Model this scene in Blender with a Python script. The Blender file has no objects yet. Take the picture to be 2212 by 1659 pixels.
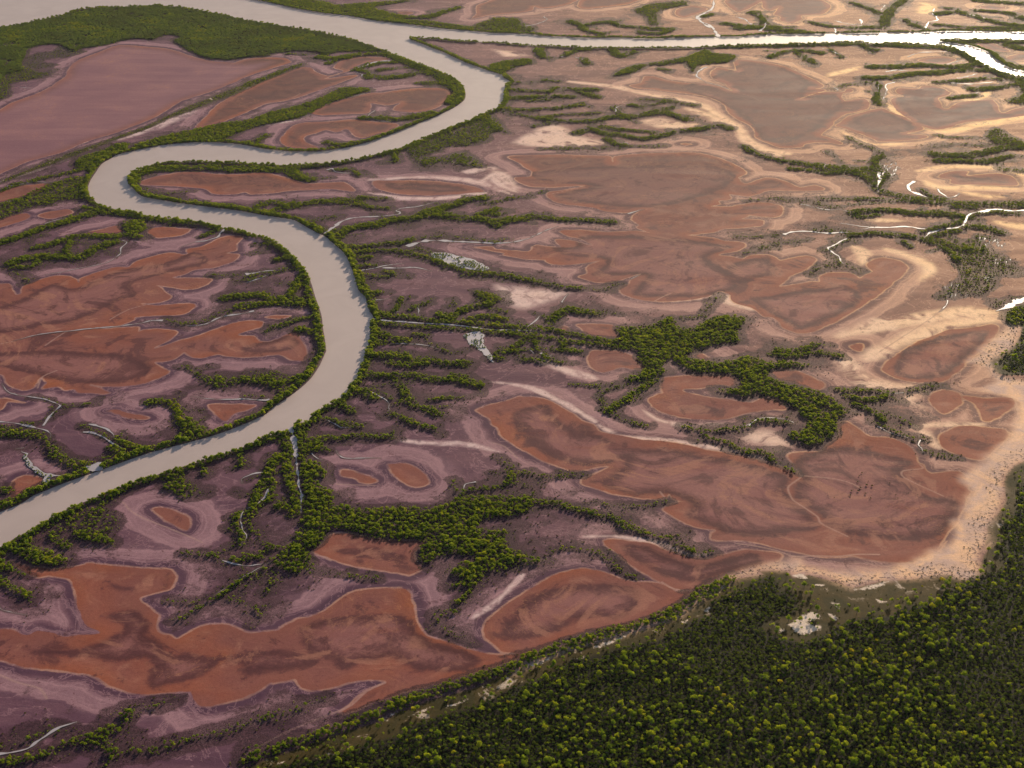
import bpy, math, random
import numpy as np
from mathutils import Vector
from mathutils.geometry import tessellate_polygon

# ------------------------------------------------------------------ camera, sky, sun, exposure
SC = bpy.context.scene
COL = SC.collection
CAM_H, PITCH, FPX = 600.0, math.radians(28.0), 3000.0      # metres, tilt below the horizon, focal length for a 2212 px wide frame
cam_data = bpy.data.cameras.new('camera')
cam_data.sensor_width = 36.0
cam_data.lens = FPX / 2212.0 * 36.0
cam_data.clip_start = 1.0
cam_data.clip_end = 100000.0
cam = bpy.data.objects.new('camera', cam_data)
cam.location = (0, 0, CAM_H)
cam.rotation_euler = (math.pi / 2 - PITCH, 0, 0)
COL.objects.link(cam)
SC.camera = cam

SUN_EL, SUN_AZ = math.radians(13.5), math.radians(23.0)     # azimuth to the right of the view direction (+Y)
world = bpy.data.worlds.new('World')
SC.world = world
world.use_nodes = True
wn = world.node_tree.nodes
sky = wn.new('ShaderNodeTexSky')
sky.sky_type = 'NISHITA'
sky.sun_disc = False
sky.sun_elevation = SUN_EL
sky.sun_rotation = SUN_AZ
sky.air_density = 1.0
sky.dust_density = 2.0
sky.ozone_density = 1.5
world.node_tree.links.new(sky.outputs[0], wn['Background'].inputs[0])
wn['Background'].inputs[1].default_value = 0.09
sun_d = bpy.data.lights.new('sun', 'SUN')
sun_d.energy = 5.0
sun_d.angle = math.radians(0.5)
sun_d.color = (1.0, 0.83, 0.62)
sun = bpy.data.objects.new('sun', sun_d)
to_sun = Vector((math.sin(SUN_AZ) * math.cos(SUN_EL), math.cos(SUN_AZ) * math.cos(SUN_EL), math.sin(SUN_EL)))
sun.rotation_euler = to_sun.to_track_quat('Z', 'Y').to_euler()
sun.location = to_sun * 500
COL.objects.link(sun)
vs = SC.view_settings
vs.view_transform = 'Standard'
vs.look = 'None'
vs.gamma = 1.0
vs.exposure = 0.86
try:
    SC.cycles.volume_bounces = 1
    SC.cycles.max_bounces = 6
except Exception:
    pass

# ------------------------------------------------------------------ survey of the place
# Shore lines, pans, creeks and thickets were surveyed on sixteen overlapping aerial sheets
# (column, row); every point is put on the ground plane in metres.
SHEET = {}
for c in range(4):
    for r, oy in enumerate((0, 400, 850, 1300)):
        k = 700 / 2212 if r < 3 else 700 / 2020
        SHEET['%d%d' % (c, r)] = (c * 600, oy, k)
CP, SP = math.cos(PITCH), math.sin(PITCH)

def ground(px, py):
    """aerial sheet position (2500 wide frame) -> metres on the ground"""
    px, py = px * 2212 / 2500, py * 2212 / 2500
    xn, yn = (px - 1106) / FPX, (829.5 - py) / FPX
    dy, dz = CP + yn * SP, -SP + yn * CP
    t = CAM_H / -dz
    return (xn * t, dy * t)

def survey(s):
    out = []
    for chunk in s.split('|'):
        head, body = chunk.split(':')
        ox, oy, k = SHEET[head.strip()]
        for p in body.split():
            x, y = p.split(',')
            out.append(ground(ox + float(x) * k, oy + float(y) * k))
    return np.array(out)

def smooth(P, closed=True, n=3):
    """Catmull-Rom through the surveyed points"""
    P = np.asarray(P, float)
    N = len(P)
    if N < 3:
        return P
    out = []
    for i in range(N if closed else N - 1):
        if closed:
            a, b, c, d = P[i - 1], P[i], P[(i + 1) % N], P[(i + 2) % N]
        else:
            a, b, c, d = P[max(i - 1, 0)], P[i], P[i + 1], P[min(i + 2, N - 1)]
        for j in range(n):
            t = j / n
            h = 0.5 * ((2 * b) + (c - a) * t + (2 * a - 5 * b + 4 * c - d) * t * t + (3 * b - a - 3 * c + d) * t ** 3)
            lin = b + (c - b) * t
            out.append(0.75 * h + 0.25 * lin)
    if not closed:
        out.append(P[-1])
    return np.array(out)

RIVER = ("00:-250,250 0,210 150,190 330,150 490,115 600,75 760,55 1000,50 1250,42 1450,65 1700,110 1900,155 2100,190 2200,210"
"|10:400,215 500,235 700,275 900,330 1050,385 1200,440 1350,500 1500,555 1600,600 1670,660 1690,720 1680,770 1600,830 1450,900 1300,960 1150,1020 950,1090 750,1140 550,1165 350,1165 150,1145 0,1115"
"|00:1700,1095 1500,1095 1300,1110 1100,1145 900,1190 860,1215 780,1260 730,1330 690,1390 670,1450 690,1520"
"|01:720,275 735,300 860,345 1000,365 1150,405 1350,425 1550,455 1700,490 1850,515 2000,560"
"|11:120,560 220,600 300,660 380,730 430,790 470,850 500,930 525,1020 550,1090 575,1170 585,1260 600,1350 610,1440"
"|12:600,40 560,130 500,220 430,290 340,360 250,420|02:2090,460 2050,500 1900,570 1750,630 1600,680 1450,720 1300,760 1150,800 1000,850 850,905 700,960 500,1030 350,1090 250,1130 150,1195 0,1255 -250,1350"
"|02:-250,1680 0,1560 60,1510 150,1450 250,1420 280,1385 430,1300 560,1230 700,1170 850,1110 1000,1050 1200,985 1400,920 1600,860 1750,810 1900,760 2050,690 2190,645"
"|12:320,640 365,620 400,580 490,570 510,530 600,460 700,415 780,350 810,300 870,240 885,170 920,90 935,20"
"|11:955,1400 970,1310 970,1220 1000,1190 960,1120 940,1050 930,1020 880,970 850,870 820,790 780,700 730,650 660,590 620,555 560,530 470,480 380,430 260,410 130,390 0,365"
"|01:1800,350 1600,325 1400,300 1250,275 1100,245 1040,190 1000,150 990,110 1020,70 1100,38|00:1200,1265 1400,1250 1600,1250 1800,1255 2000,1265"
"|10:316,1275 500,1270 650,1260 850,1230 1000,1195 1200,1140 1400,1060 1500,1020 1650,960 1750,920 1850,870 1940,840 1990,780 2000,720 2010,660 2050,630 2000,600 1990,580 1900,550 1700,480 1550,410 1400,350 1300,312 1265,297 1300,290 1500,300 1700,318 1900,325 2100,340"
"|20:316,350 500,355 700,365 900,368 1100,368 1400,370 1600,365|30:0,350 300,345 500,340 700,330 950,325 1050,340 1250,328 1400,340 1600,350 1700,380 1780,420 1870,480 1980,540 2100,580 2212,600 2500,665"
"|30:2500,600 2212,545 2100,520 2000,450 1940,400 1800,350 1600,320 1570,312 1620,305 1800,308 2000,300 2212,312 2500,312 2500,245 2212,245 2000,242 1800,240 1600,238 1400,248 1100,250 900,255 600,258 400,262 200,265 0,282"
"|20:1600,285 1400,290 1250,297 1000,290 800,292 600,285 400,275 300,262 100,252|10:1896,250 1700,232 1500,215 1300,190 1200,178 1000,155 800,120 600,98 400,65 200,20 100,0 0,-20 -300,-90|00:500,-250 -250,-330")

# mud pans with a rust rim (signed distance field)
PANS = [
"20:1060,660 1150,640 1180,590 1260,590 1350,620 1500,640 1640,645 1760,670 1860,705 1820,665 1800,640 1720,610 1690,590 1700,550 1740,520 1800,530 1890,545 1870,480 1900,460|30:60,462 200,480 350,510 450,550 560,600 640,640 665,665 640,682 560,682 680,695 560,730 480,765 600,725 690,710 820,710 840,690 885,690 880,710 820,720 805,750 830,780 900,770 980,765 1020,800 1000,840 900,870 830,880 760,930 720,980 640,1040 700,1060 800,1100 800,1115 720,1100 600,1100 520,1115 500,1135 350,1138 250,1110 150,1060 125,1000 60,945|20:1896,920 1830,870 1780,800 1650,740 1400,710 1250,690 1120,680",
"30:760,970 860,900 1000,860 1110,835 1200,870 1300,910 1380,960 1430,990 1380,1015 1300,1030 1450,1045 1460,1060 1350,1080 1100,1092 1060,1080 950,1030 800,985",
"30:1195,760 1290,745 1230,720 1240,680 1400,685 1420,665 1540,670 1650,715 1600,740 1540,760 1570,800 1580,830 1620,840 1720,790 1900,770 1970,770 2000,810 2020,860 2060,870 2150,840 2400,800 2400,860 2100,910 1950,930 1800,940 1700,960 1620,990 1530,1000 1430,975 1380,960 1300,900 1220,850 1195,800",
"20:130,1210 250,1200 500,1195 700,1200 850,1205 910,1210 940,1260 960,1210 1200,1185 1400,1180 1440,1190 1450,1180 1600,1185 1750,1215 1880,1270 1950,1320|30:59,1345 0,1372 50,1415 110,1410 200,1375 300,1375 400,1410 480,1445 600,1430 670,1455 640,1470 450,1475 260,1470 180,1495 80,1515 0,1507|21:1830,235 1850,275 1750,285 1750,310 1690,330 1850,335|31:0,320 130,300 250,305 340,330 355,370 320,405 220,410 100,395|21:1990,395 1950,415 1900,430 1990,430 2100,440 2080,480 1960,490 1800,500 1700,530 1490,547 1560,560 1700,570 1800,595 1940,610 1965,640 1900,670 1760,695 1750,710 1850,715 1940,740|31:100,710 230,700 290,720 330,750 430,730 540,715 600,735 580,780 500,830 400,870 380,900 330,945 450,930 570,910 640,915 640,880 700,845 830,840 900,855 945,885 1000,860 1050,830 1010,800 1010,770 1060,735 1150,730 1260,755 1320,790 1300,830 1200,920 1080,1020 950,1110 800,1200 680,1260 580,1300 480,1305 380,1280 330,1240 280,1190 200,1180 155,1145 100,1110 0,1080|21:1840,1040 1830,1005 1755,985 1680,1025 1550,1050 1350,1060 1150,1050 1020,1010 985,975 1000,950 1060,930 1070,905 1150,850 1000,895 900,915 800,910 700,880 685,870 750,850 740,800 770,775 880,740 700,765 600,780 480,775 430,755 420,740 250,730 100,705|11:2000,690 1850,660 1700,640 1900,645|21:20,660 150,670 290,680 310,640 350,625 420,640 540,645 500,595 520,585 640,600 780,630 700,580 600,560 530,525 560,515 700,515 900,525 1100,520 1240,535 1130,495 1140,470 1080,430 1090,400 1150,360 1200,350 1060,375 960,372 850,360 780,340 650,320 580,315 480,285 430,255 430,225 470,210 550,205 730,170 600,175 450,180 300,175 220,145 185,110 240,105 310,100 310,60 260,30|20:200,1250",
"10:985,1400 1080,1395 1250,1398 1450,1400 1650,1420 1780,1445 1840,1475 1780,1490 1600,1500 1400,1505 1200,1500 1050,1470 1000,1440",
"01:1080,140 1200,100 1350,75 1500,60 1650,80 1800,85 2000,70|11:250,90 450,150 600,150 750,145 840,210 700,195 500,200 350,205 200,225 50,235|01:1890,220 1800,235 1650,230 1580,195 1400,175 1250,165 1120,165",
"10:270,1080 350,980 430,950 600,940 850,925 1000,945 1150,955 1170,970 1100,1020 1000,1040 900,1065 840,1050 800,1010 770,1000 700,1020 620,1000 560,1020 470,1045 440,1070 470,1105 550,1130 560,1145 450,1150 320,1130",
"10:1000,800 1100,810 1200,790 1150,830 1140,850 1230,865 1370,860 1500,820 1580,760 1600,720 1560,690 1400,680 1150,700 1050,720 960,720 700,780 600,820 500,870 600,890 800,880 950,870 960,800",
"10:0,460 150,445 300,450 350,480 250,510 100,560 -100,620 -150,520",
"10:0,690 150,620 300,560 420,520 500,525 540,560 640,590 760,550 680,520 750,460 900,440 1080,445 1100,460 900,490 800,545 600,610 850,580 830,600 700,650 600,680 450,740 300,780 150,800 0,870 -200,950 -400,1000 -200,800",
"00:-300,950 0,850 100,790 300,720 500,600 560,490 800,390 920,350 1100,360 1300,380 1500,440 1650,475 1900,490 2100,470 2060,510 1900,590 1700,680 1400,780 1200,900 900,1020 700,1080 450,1180 200,1250 0,1340 -300,1450",
"01:-250,930 0,930 60,930 110,990 130,1010 160,1000 180,950 300,900 420,870 530,870 570,890 610,920 640,880 800,820 900,795 990,795 1050,750 1200,710 1300,690 1440,700 1450,660 1550,640 1700,570 1800,555 1880,560 1830,620 1820,670 1740,690 1840,705 1780,760 1650,800 1500,820 1430,850 1330,880 1500,885 1630,890 1600,930 1500,965 1400,970 1200,935 1250,960 1320,1020 1300,1050 1200,1075 1030,1078 1200,1095 1400,1080 1500,1080 1510,1105 1430,1155 1300,1170 1050,1185 1040,1205 930,1245 850,1260 600,1285 900,1268 1060,1260 1060,1300 1130,1280 1250,1280 1360,1300 1300,1360 1200,1420 1480,1340 1600,1300 1800,1230 1950,1210 2030,1220 2000,1260 1820,1320 1960,1330 2000,1370|11:200,1370 350,1300 420,1295 430,1340 460,1400 480,1470 440,1520 350,1510 260,1475 100,1490|02:1900,70 1750,60 1680,45 1550,75 1470,65 1420,35 1350,80 1280,100 1190,105 1200,130 1300,175 1290,200 1150,260 1000,295 830,305 700,285 780,305 870,345 800,360 700,350 600,345 570,320 500,325 450,300 340,310 370,265 310,225 260,300 180,325 120,310 70,280 40,230 0,200 -250,180",
"02:825,485 900,470 1000,495 1100,520 1150,540 1110,552 1000,550 930,530 870,500",
"02:1180,1240 1240,1230 1350,1260 1450,1310 1475,1360 1450,1410 1390,1395 1300,1340 1220,1285",
"02:1610,440 1750,440 1900,435 1980,440 1900,480 1800,510 1750,565 1690,550 1640,500",
"02:90,1150 80,1090 100,1030 180,985 250,990 340,1010 300,1050 200,1110 120,1165",
"02:0,395 60,388 200,420 170,425 60,415 30,450 0,475 -80,470 -80,400",
"12:1095,900 1130,890 1230,890 1310,920 1380,980 1410,1020 1390,1055 1320,1065 1240,1040 1160,980 1110,930",
"12:740,940 830,950 930,985 1000,1020 980,1035 880,1035 850,1010 740,985",
"12:1775,480 1850,450 2000,410 2100,375|22:230,375 330,380 450,410 540,460 620,500 700,560 790,590 820,640 950,670 1150,705 1350,720 1550,755 1700,790 1900,830|32:150,860 300,900 440,950 490,985 420,880 385,830 430,810 560,800 640,790 700,740 760,700 790,650 770,590 840,570 900,600 980,650 1040,685 1150,690 1250,720 1340,770 1380,830 1400,885 1440,900 1500,960 1700,950 1760,1000 1780,1090 1800,1110 1760,1160 1750,1230 1700,1320 1650,1400 1600,1480 1530,1560|33:1480,60 1420,120 1280,180 1180,210 1000,200 800,165 650,170 500,160 380,130 280,110 150,80|22:1900,1490 1750,1485 1690,1475 1690,1430 1720,1405 1650,1395 1600,1385 1450,1330 1360,1275 1330,1240 1360,1215 1450,1190 1555,1178 1480,1185 1400,1165 1370,1130 1340,1160 1200,1165 1000,1140 850,1105 720,1060 690,1030 720,1000 800,970 900,918 800,925 650,945 550,920 400,870 250,790 150,740 70,680 50,620 0,590|12:1870,545 1800,505",
"32:1120,140 1160,90 1250,40|31:1400,1370 1600,1290 1800,1270 1960,1240 2020,1260 1990,1330 1900,1420 1800,1510|32:1760,110 1740,150 1690,190 1640,230 1560,265 1400,265 1280,245 1180,205 1120,170",
"31:865,1410 900,1395 960,1393 970,1440 940,1450 890,1435",
"21:670,1240 920,1245 940,1290 1000,1330 960,1345 800,1330 720,1310 690,1270",
"21:510,1275 560,1255 600,1285 540,1295",
"22:750,90 770,30 830,20 1000,30 1080,60 1160,120 1160,165 1000,150 900,175 850,185 780,150",
"22:1330,350 1310,240 1390,220 1500,210 1700,205 1850,215 1900,260 1850,290 1760,280 1600,310 1490,320 1500,340 1650,380 1850,400 2000,420 2100,375 2212,400 2270,470 2100,480 1900,520 1750,555 1550,550 1400,520 1280,470 1225,420 1225,390 1300,360",
"32:250,190 350,165 470,180 560,215 650,260 670,285 640,320 560,310 440,270 330,250 270,220",
"22:1555,60 1620,45 1700,100 1600,85",
"32:1480,400 1520,340 1600,320 1700,350 1720,420 1680,460 1600,510 1550,490 1500,440",
"32:1560,690 1620,640 1750,600 1900,610 2060,640 2080,690 2000,760 1900,860 1800,850 1650,800 1580,760",
"32:1750,380 1900,390 2100,380 2150,430 2050,520 1950,570 1880,550 1850,440",
"23:800,65 950,60 1100,70 1200,110 1350,170 1500,190 1650,160 1800,120 2020,150 2020,200 1850,240 1700,290 1500,370 1420,420 1300,400 1175,350 1100,310 1000,240 900,160",
"23:79,850 10,790 -50,740 -70,680 -30,620 70,540 220,440 400,320 550,270 650,258 800,285 900,325 1000,345 1175,353 1300,412 1400,422 1300,500 1150,580 950,650 800,670 600,720 400,790 250,850",
"13:0,700 100,705 230,685 350,620 500,580 600,510 720,430 850,395 1000,392 1130,395 1180,440 1195,550 1220,640 1270,730 1400,770 1550,820 1700,850 1800,858 1900,850 1960,840 1980,860 1900,900 1700,960 1500,1020 1300,1080 1100,1130 900,1200 700,1270 740,1220 850,1120 980,1060 930,1040 800,1030 650,1080 500,1105 400,1085 350,1030 200,1060|03:1900,1060 1750,1150 1600,1200 1450,1225 1390,1215 1350,1130 1330,1118 1100,1130 950,1125 850,1100 770,1070 700,1020 600,990 400,980 200,950 0,900 -250,880 -250,700 0,685 100,690 190,720 250,690 330,700 440,740 550,720 700,705 620,660 580,610 545,510 545,430 520,350 480,320 350,300 260,310 150,260 100,215 200,240 400,260 600,230 620,220 800,235 1000,250 1180,250 1230,280 1240,330 1200,400 1050,440 980,470 1050,530 1110,580 1100,650 1110,700 1200,730 1250,750 1350,690 1480,640 1600,645",
"13:470,140 530,90 600,20 750,10 900,45 1050,60 1260,60 1220,110 1180,150 1200,210 1250,255 1160,300 1130,298 1000,270 850,250 650,210 560,170",
"31:1550,105 1600,70 1680,55 1780,60 1770,90 1850,85 2000,75 2100,90 2150,125 2150,165 2000,165 1850,160 1750,165 1650,150 1640,120",
"10:1740,145 1780,110 1780,50 1850,20 2000,-20|20:640,-10 600,30 480,55 380,65 330,50 310,80 200,100 0,115",
"20:670,50 720,-10 1130,-10 1050,30 900,50 750,68",
"20:1420,110 1440,70 1540,45 1650,60 1660,75 1540,120 1480,135",
"20:1800,10 1830,50 1900,95|30:100,60 190,10 200,60 260,85 330,50 280,110 340,130 330,160 420,180 490,150 500,120 650,110 700,80 720,40 600,-10 200,-20 0,-20",
"30:1390,465 1450,450 1600,440 1680,460 1620,490 1480,485",
"30:1840,330 1950,330 2060,370 2100,400 1950,385",
"30:2080,440 2212,410 2400,430 2200,470 2100,470",
"30:1870,50 1950,40 2080,60 2000,75 1900,65",
"01:1150,510 1250,490 1400,500 1470,505 1400,550 1220,570 1160,540",
"01:650,540 800,500 900,480 960,520 900,540",
"01:-80,470 0,430 80,400 200,385 230,410 150,450 0,490 -80,510",
"01:300,400 380,370 520,350 560,380 400,420",
"00:-80,1500 0,1480 100,1440 250,1430 380,1420 300,1480 150,1530 0,1560 -80,1580",
"11:150,1185 240,1170 340,1175 260,1195",
"11:0,1215 100,1215 130,1230 60,1270 -60,1285 -250,1290 -100,1240",
"10:1170,95 1260,90 1300,100 1220,120",
"20:1450,1110 1500,1105 1560,1115 1500,1122",
]

# creeks and pools: (width in metres at each end, line) or polygon
CREEKS = [
(7, 1.6, "12:340,615 370,720 385,830 395,950 415,1060 425,1180 430,1280"),
(5, 2, "11:985,1195 1050,1205 1200,1220 1400,1235 1600,1245 1800,1270 2000,1285 2212,1290|21:370,1302"),
(6, 1.0, "11:610,540 680,490 730,450 800,425 900,412 1000,408 1100,400 1180,390 1190,375 1160,365 1200,345 1300,335 1400,315 1490,292"),
(8, 3, "11:1250,640 1350,605 1450,592 1600,599 1750,605 1900,614 2000,612 2100,600 2212,570"),
(3, 1, "21:310,565 430,510 520,480"),
(3, 1.2, "11:870,830 1000,805 1100,785 1230,768"),
(4, 1.2, "11:1060,806 1200,806 1300,802 1440,830"),
(5, 1.2, "01:1740,490 1715,520 1690,560 1600,590 1500,610 1400,640"),
(1.8, 0.8, "01:940,590 980,610 930,660 935,690 870,740 800,770 650,800 500,830 350,860"),
(6, 1.0, "01:1960,1135 1850,1160 1750,1175 1680,1195 1600,1235 1500,1250 1400,1245"),
(4, 0.8, "01:1260,1212 1180,1210 1100,1230 1000,1245 850,1262 600,1283 300,1320 100,1370"),
(5, 2, "02:-80,565 100,575 200,600 300,620 360,640 400,665 385,690"),
(3, 0.7, "02:340,600 380,540 430,480 465,450 440,430 350,400 240,380 100,355 40,320 20,270"),
(3, 2, "02:680,590 740,605 820,620 860,650 890,690"),
(3, 2, "02:640,650 720,655 800,690 870,740 960,785"),
(1.0, 1.5, "02:180,770 120,775"),
(2.2, 0.8, "02:2060,1090 2040,1150 1980,1210 1890,1250 1860,1320 1870,1400 1900,1470 1830,1540"),
(2.4, 0.8, "02:2040,960 1950,975 1860,1010 1880,1050"),
(2.4, 1.5, "12:950,330 1000,360 1080,395 1110,430 1105,490"),
(1.6, 1.2, "12:620,555 680,580 740,615 830,610"),
(2, 0.8, "12:700,790 740,840 800,850 900,850 1050,850"),
(3.2, 0.8, "02:2085,395 2050,407 1900,397 1750,400 1600,392 1480,372"),
(2.6, 3.5, "03:-60,1580 100,1555 200,1520 300,1450 420,1380 560,1340"),
(2.6, 1.0, "03:1560,195 1650,225 1760,240 1850,225 1910,210"),
(0.8, 0.5, "03:1900,215 1800,270 1700,320 1600,390 1510,450"),
(1.0, 0.8, "03:-60,430 20,540 90,570 190,580"),
(3.5, 1.5, "30:1210,635 1150,660 1150,720 1130,770"),
(2, 1, "30:1090,650 1085,720"),
(2, 1, "30:740,675 780,695 760,705"),
(6, 3, "30:1085,1330 1100,1390 1080,1450 1090,1485"),
(9, 5, "30:1370,1400 1320,1430 1330,1470 1400,1500 1480,1527"),
(3, 2, "30:1550,1460 1580,1500 1640,1530 1720,1490"),
(3, 2, "30:1310,440 1400,407 1500,405 1640,395"),
(3, 2, "30:1140,555 1230,542 1350,548"),
(3, 2, "30:1690,605 1780,590 1860,565"),
(3, 3, "30:1640,640 1800,650 1980,632"),
(3, 2, "30:1840,722 1900,705"),
(2.5, 1.5, "30:1610,502 1700,475 1790,465"),
(5, 3, "30:660,375 720,392 800,432"),
(3, 2, "30:-10,130 60,145 90,180 150,190"),
(3, 2, "30:170,242 210,205 240,150"),
(5, 3, "30:750,160 850,185 1000,205"),
(5, 3, "30:950,150 965,190"),
(4, 2, "30:1110,80 1140,40"),
(5, 3, "30:1450,218 1480,170 1550,155 1510,110 1520,60"),
(3, 2, "30:1800,115 1900,140 2010,167"),
(7, 5, "30:755,218 757,258"),
(2, 4, "20:400,130 435,150 400,168 330,192 220,207"),
(12, 3, "20:1748,285 1720,230 1680,190 1620,170 1590,130 1650,100 1700,70 1710,20 1725,-20"),
(9, 3, "20:1690,215 1640,185 1600,160"),
(3, 2, "20:1880,130 1970,155 1990,185 2060,190"),
(3, 2, "20:2080,242 2110,200 2130,160"),
(7, 3, "20:540,440 590,430"),
(2, 1.5, "20:640,440 760,480"),
(4, 1.2, "20:1660,520 1600,545 1580,580 1620,615 1660,637 1760,660 1860,702"),
(3, 1.5, "20:960,865 970,830 1020,815"),
(6, 3, "20:1000,1108 1040,1103 1065,1118"),
(5, 4, "31:360,547 420,527 550,522 700,537 800,530 900,537"),
(8, 5, "31:2400,340 2212,362 2120,367 2000,352 1900,367 1830,377 1780,402 1760,440 1740,475 1680,497 1560,512 1480,532 1430,568"),
(5, 2, "31:1440,503 1300,487 1200,492 1080,490 960,507"),
(1.4, 2, "31:800,460 900,475 960,488 1080,488"),
(1.4, 3, "31:470,312 600,337 700,357 800,357 880,382"),
(4, 2, "31:850,580 780,610 730,640 700,650 740,690 790,720 800,760 840,780"),
(16, 8, "31:2500,950 2212,1045 2150,1072 2080,1105 1990,1138"),
(1.6, 0.8, "31:1615,1055 1615,1090 1560,1150"),
(1.8, 1.2, "32:1280,345 1200,350 1140,352"),
(1.2, 0.8, "32:430,575 350,545 230,535 150,550 90,590 0,615"),
(1.2, 0.8, "32:1075,610 1150,640 1250,680 1340,700"),
(1.2, 0.8, "32:1410,710 1390,745 1420,780 1440,820"),
(1.4, 0.7, "22:1990,600 2030,560 2130,543 2212,545"),
(2.6, 1, "11:980,1052 1050,1050 1110,1040"),
(2.6, 1, "11:1170,1145 1220,1130"),
(1.6, 1, "11:1330,1100 1335,1180"),
(2, 1.4, "11:1120,1388 1300,1392 1430,1408 1500,1435"),
(4, 2, "21:280,1255 310,1230 350,1200 375,1175"),
(2, 1, "21:545,1070 570,1030 590,1000"),
(3, 2, "21:300,1440 330,1470"),
(3.5, 1.5, "21:380,1460 440,1490 470,1470"),
(2.2, 1, "21:1080,890 1150,855"),
(4, 1, "21:1050,385 1120,370 1180,352"),
(6, 2, "11:0,855 100,835 200,825|11:300,825"),
(2.2, 1.5, "01:1910,915 2010,885 2080,850"),
(2.2, 1.2, "00:60,1440 180,1420 300,1405 430,1405"),
(1.6, 1, "01:340,468 430,440 520,420 600,420"),
(4, 4, "12:510,815 550,850 600,870"),
(1.6, 1, "12:1780,1035 1690,1050 1670,1100 1640,1150"),
(2.5, 1.5, "10:620,1310 660,1300 700,1330 840,1340"),
(3, 1.2, "10:945,895 1000,850 960,880 950,910 1050,935 1250,938"),
(7, 2, "10:1110,472 1000,480 900,515 800,545"),
(3, 1.2, "10:860,560 890,575 880,605"),
(2.5, 2, "00:140,675 200,678 280,682"),
(2, 2, "00:1030,300 1050,288"),
]
POOLS = [
"11:1420,692 1540,690 1740,738 1870,800 1840,828 1640,800 1480,740",
"11:1680,1322 1790,1300 1840,1335 1830,1380 1870,1440 1915,1532 1860,1505 1800,1430 1740,1400",
"02:175,790 200,830 240,880 300,930 370,970 480,982 400,995 380,1035 340,1045 345,1000 280,960 220,910 180,850",
"02:640,905 700,905 760,885 790,930 720,955",
]
# glinting wet slots between mangroves in the eastern marsh
_r = random.Random(5)
for sh, cx, cy, rx, ry, n in (("30", 1160, 1300, 95, 55, 26), ("31", 1890, 610, 60, 45, 10), ("31", 2010, 605, 70, 30, 12), ("31", 2030, 745, 80, 25, 10), ("31", 1660, 945, 70, 30, 9), ("31", 1700, 1010, 90, 28, 11), ("31", 1930, 880, 60, 20, 6), ("30", 650, 1280, 50, 14, 6)):
    for k in range(n):
        a, q = _r.uniform(0, 6.283), _r.uniform(0, 1) ** .5
        x, y = cx + rx * q * math.cos(a), cy + ry * q * math.sin(a)
        l, t = _r.uniform(8, 26), _r.uniform(-14, 10)
        CREEKS.append((_r.uniform(1.2, 3.2), .6, "%s:%.0f,%.0f %.0f,%.0f %.0f,%.0f" % (sh, x, y, x + t * .6, y + l * .5, x + t, y + l)))

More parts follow.
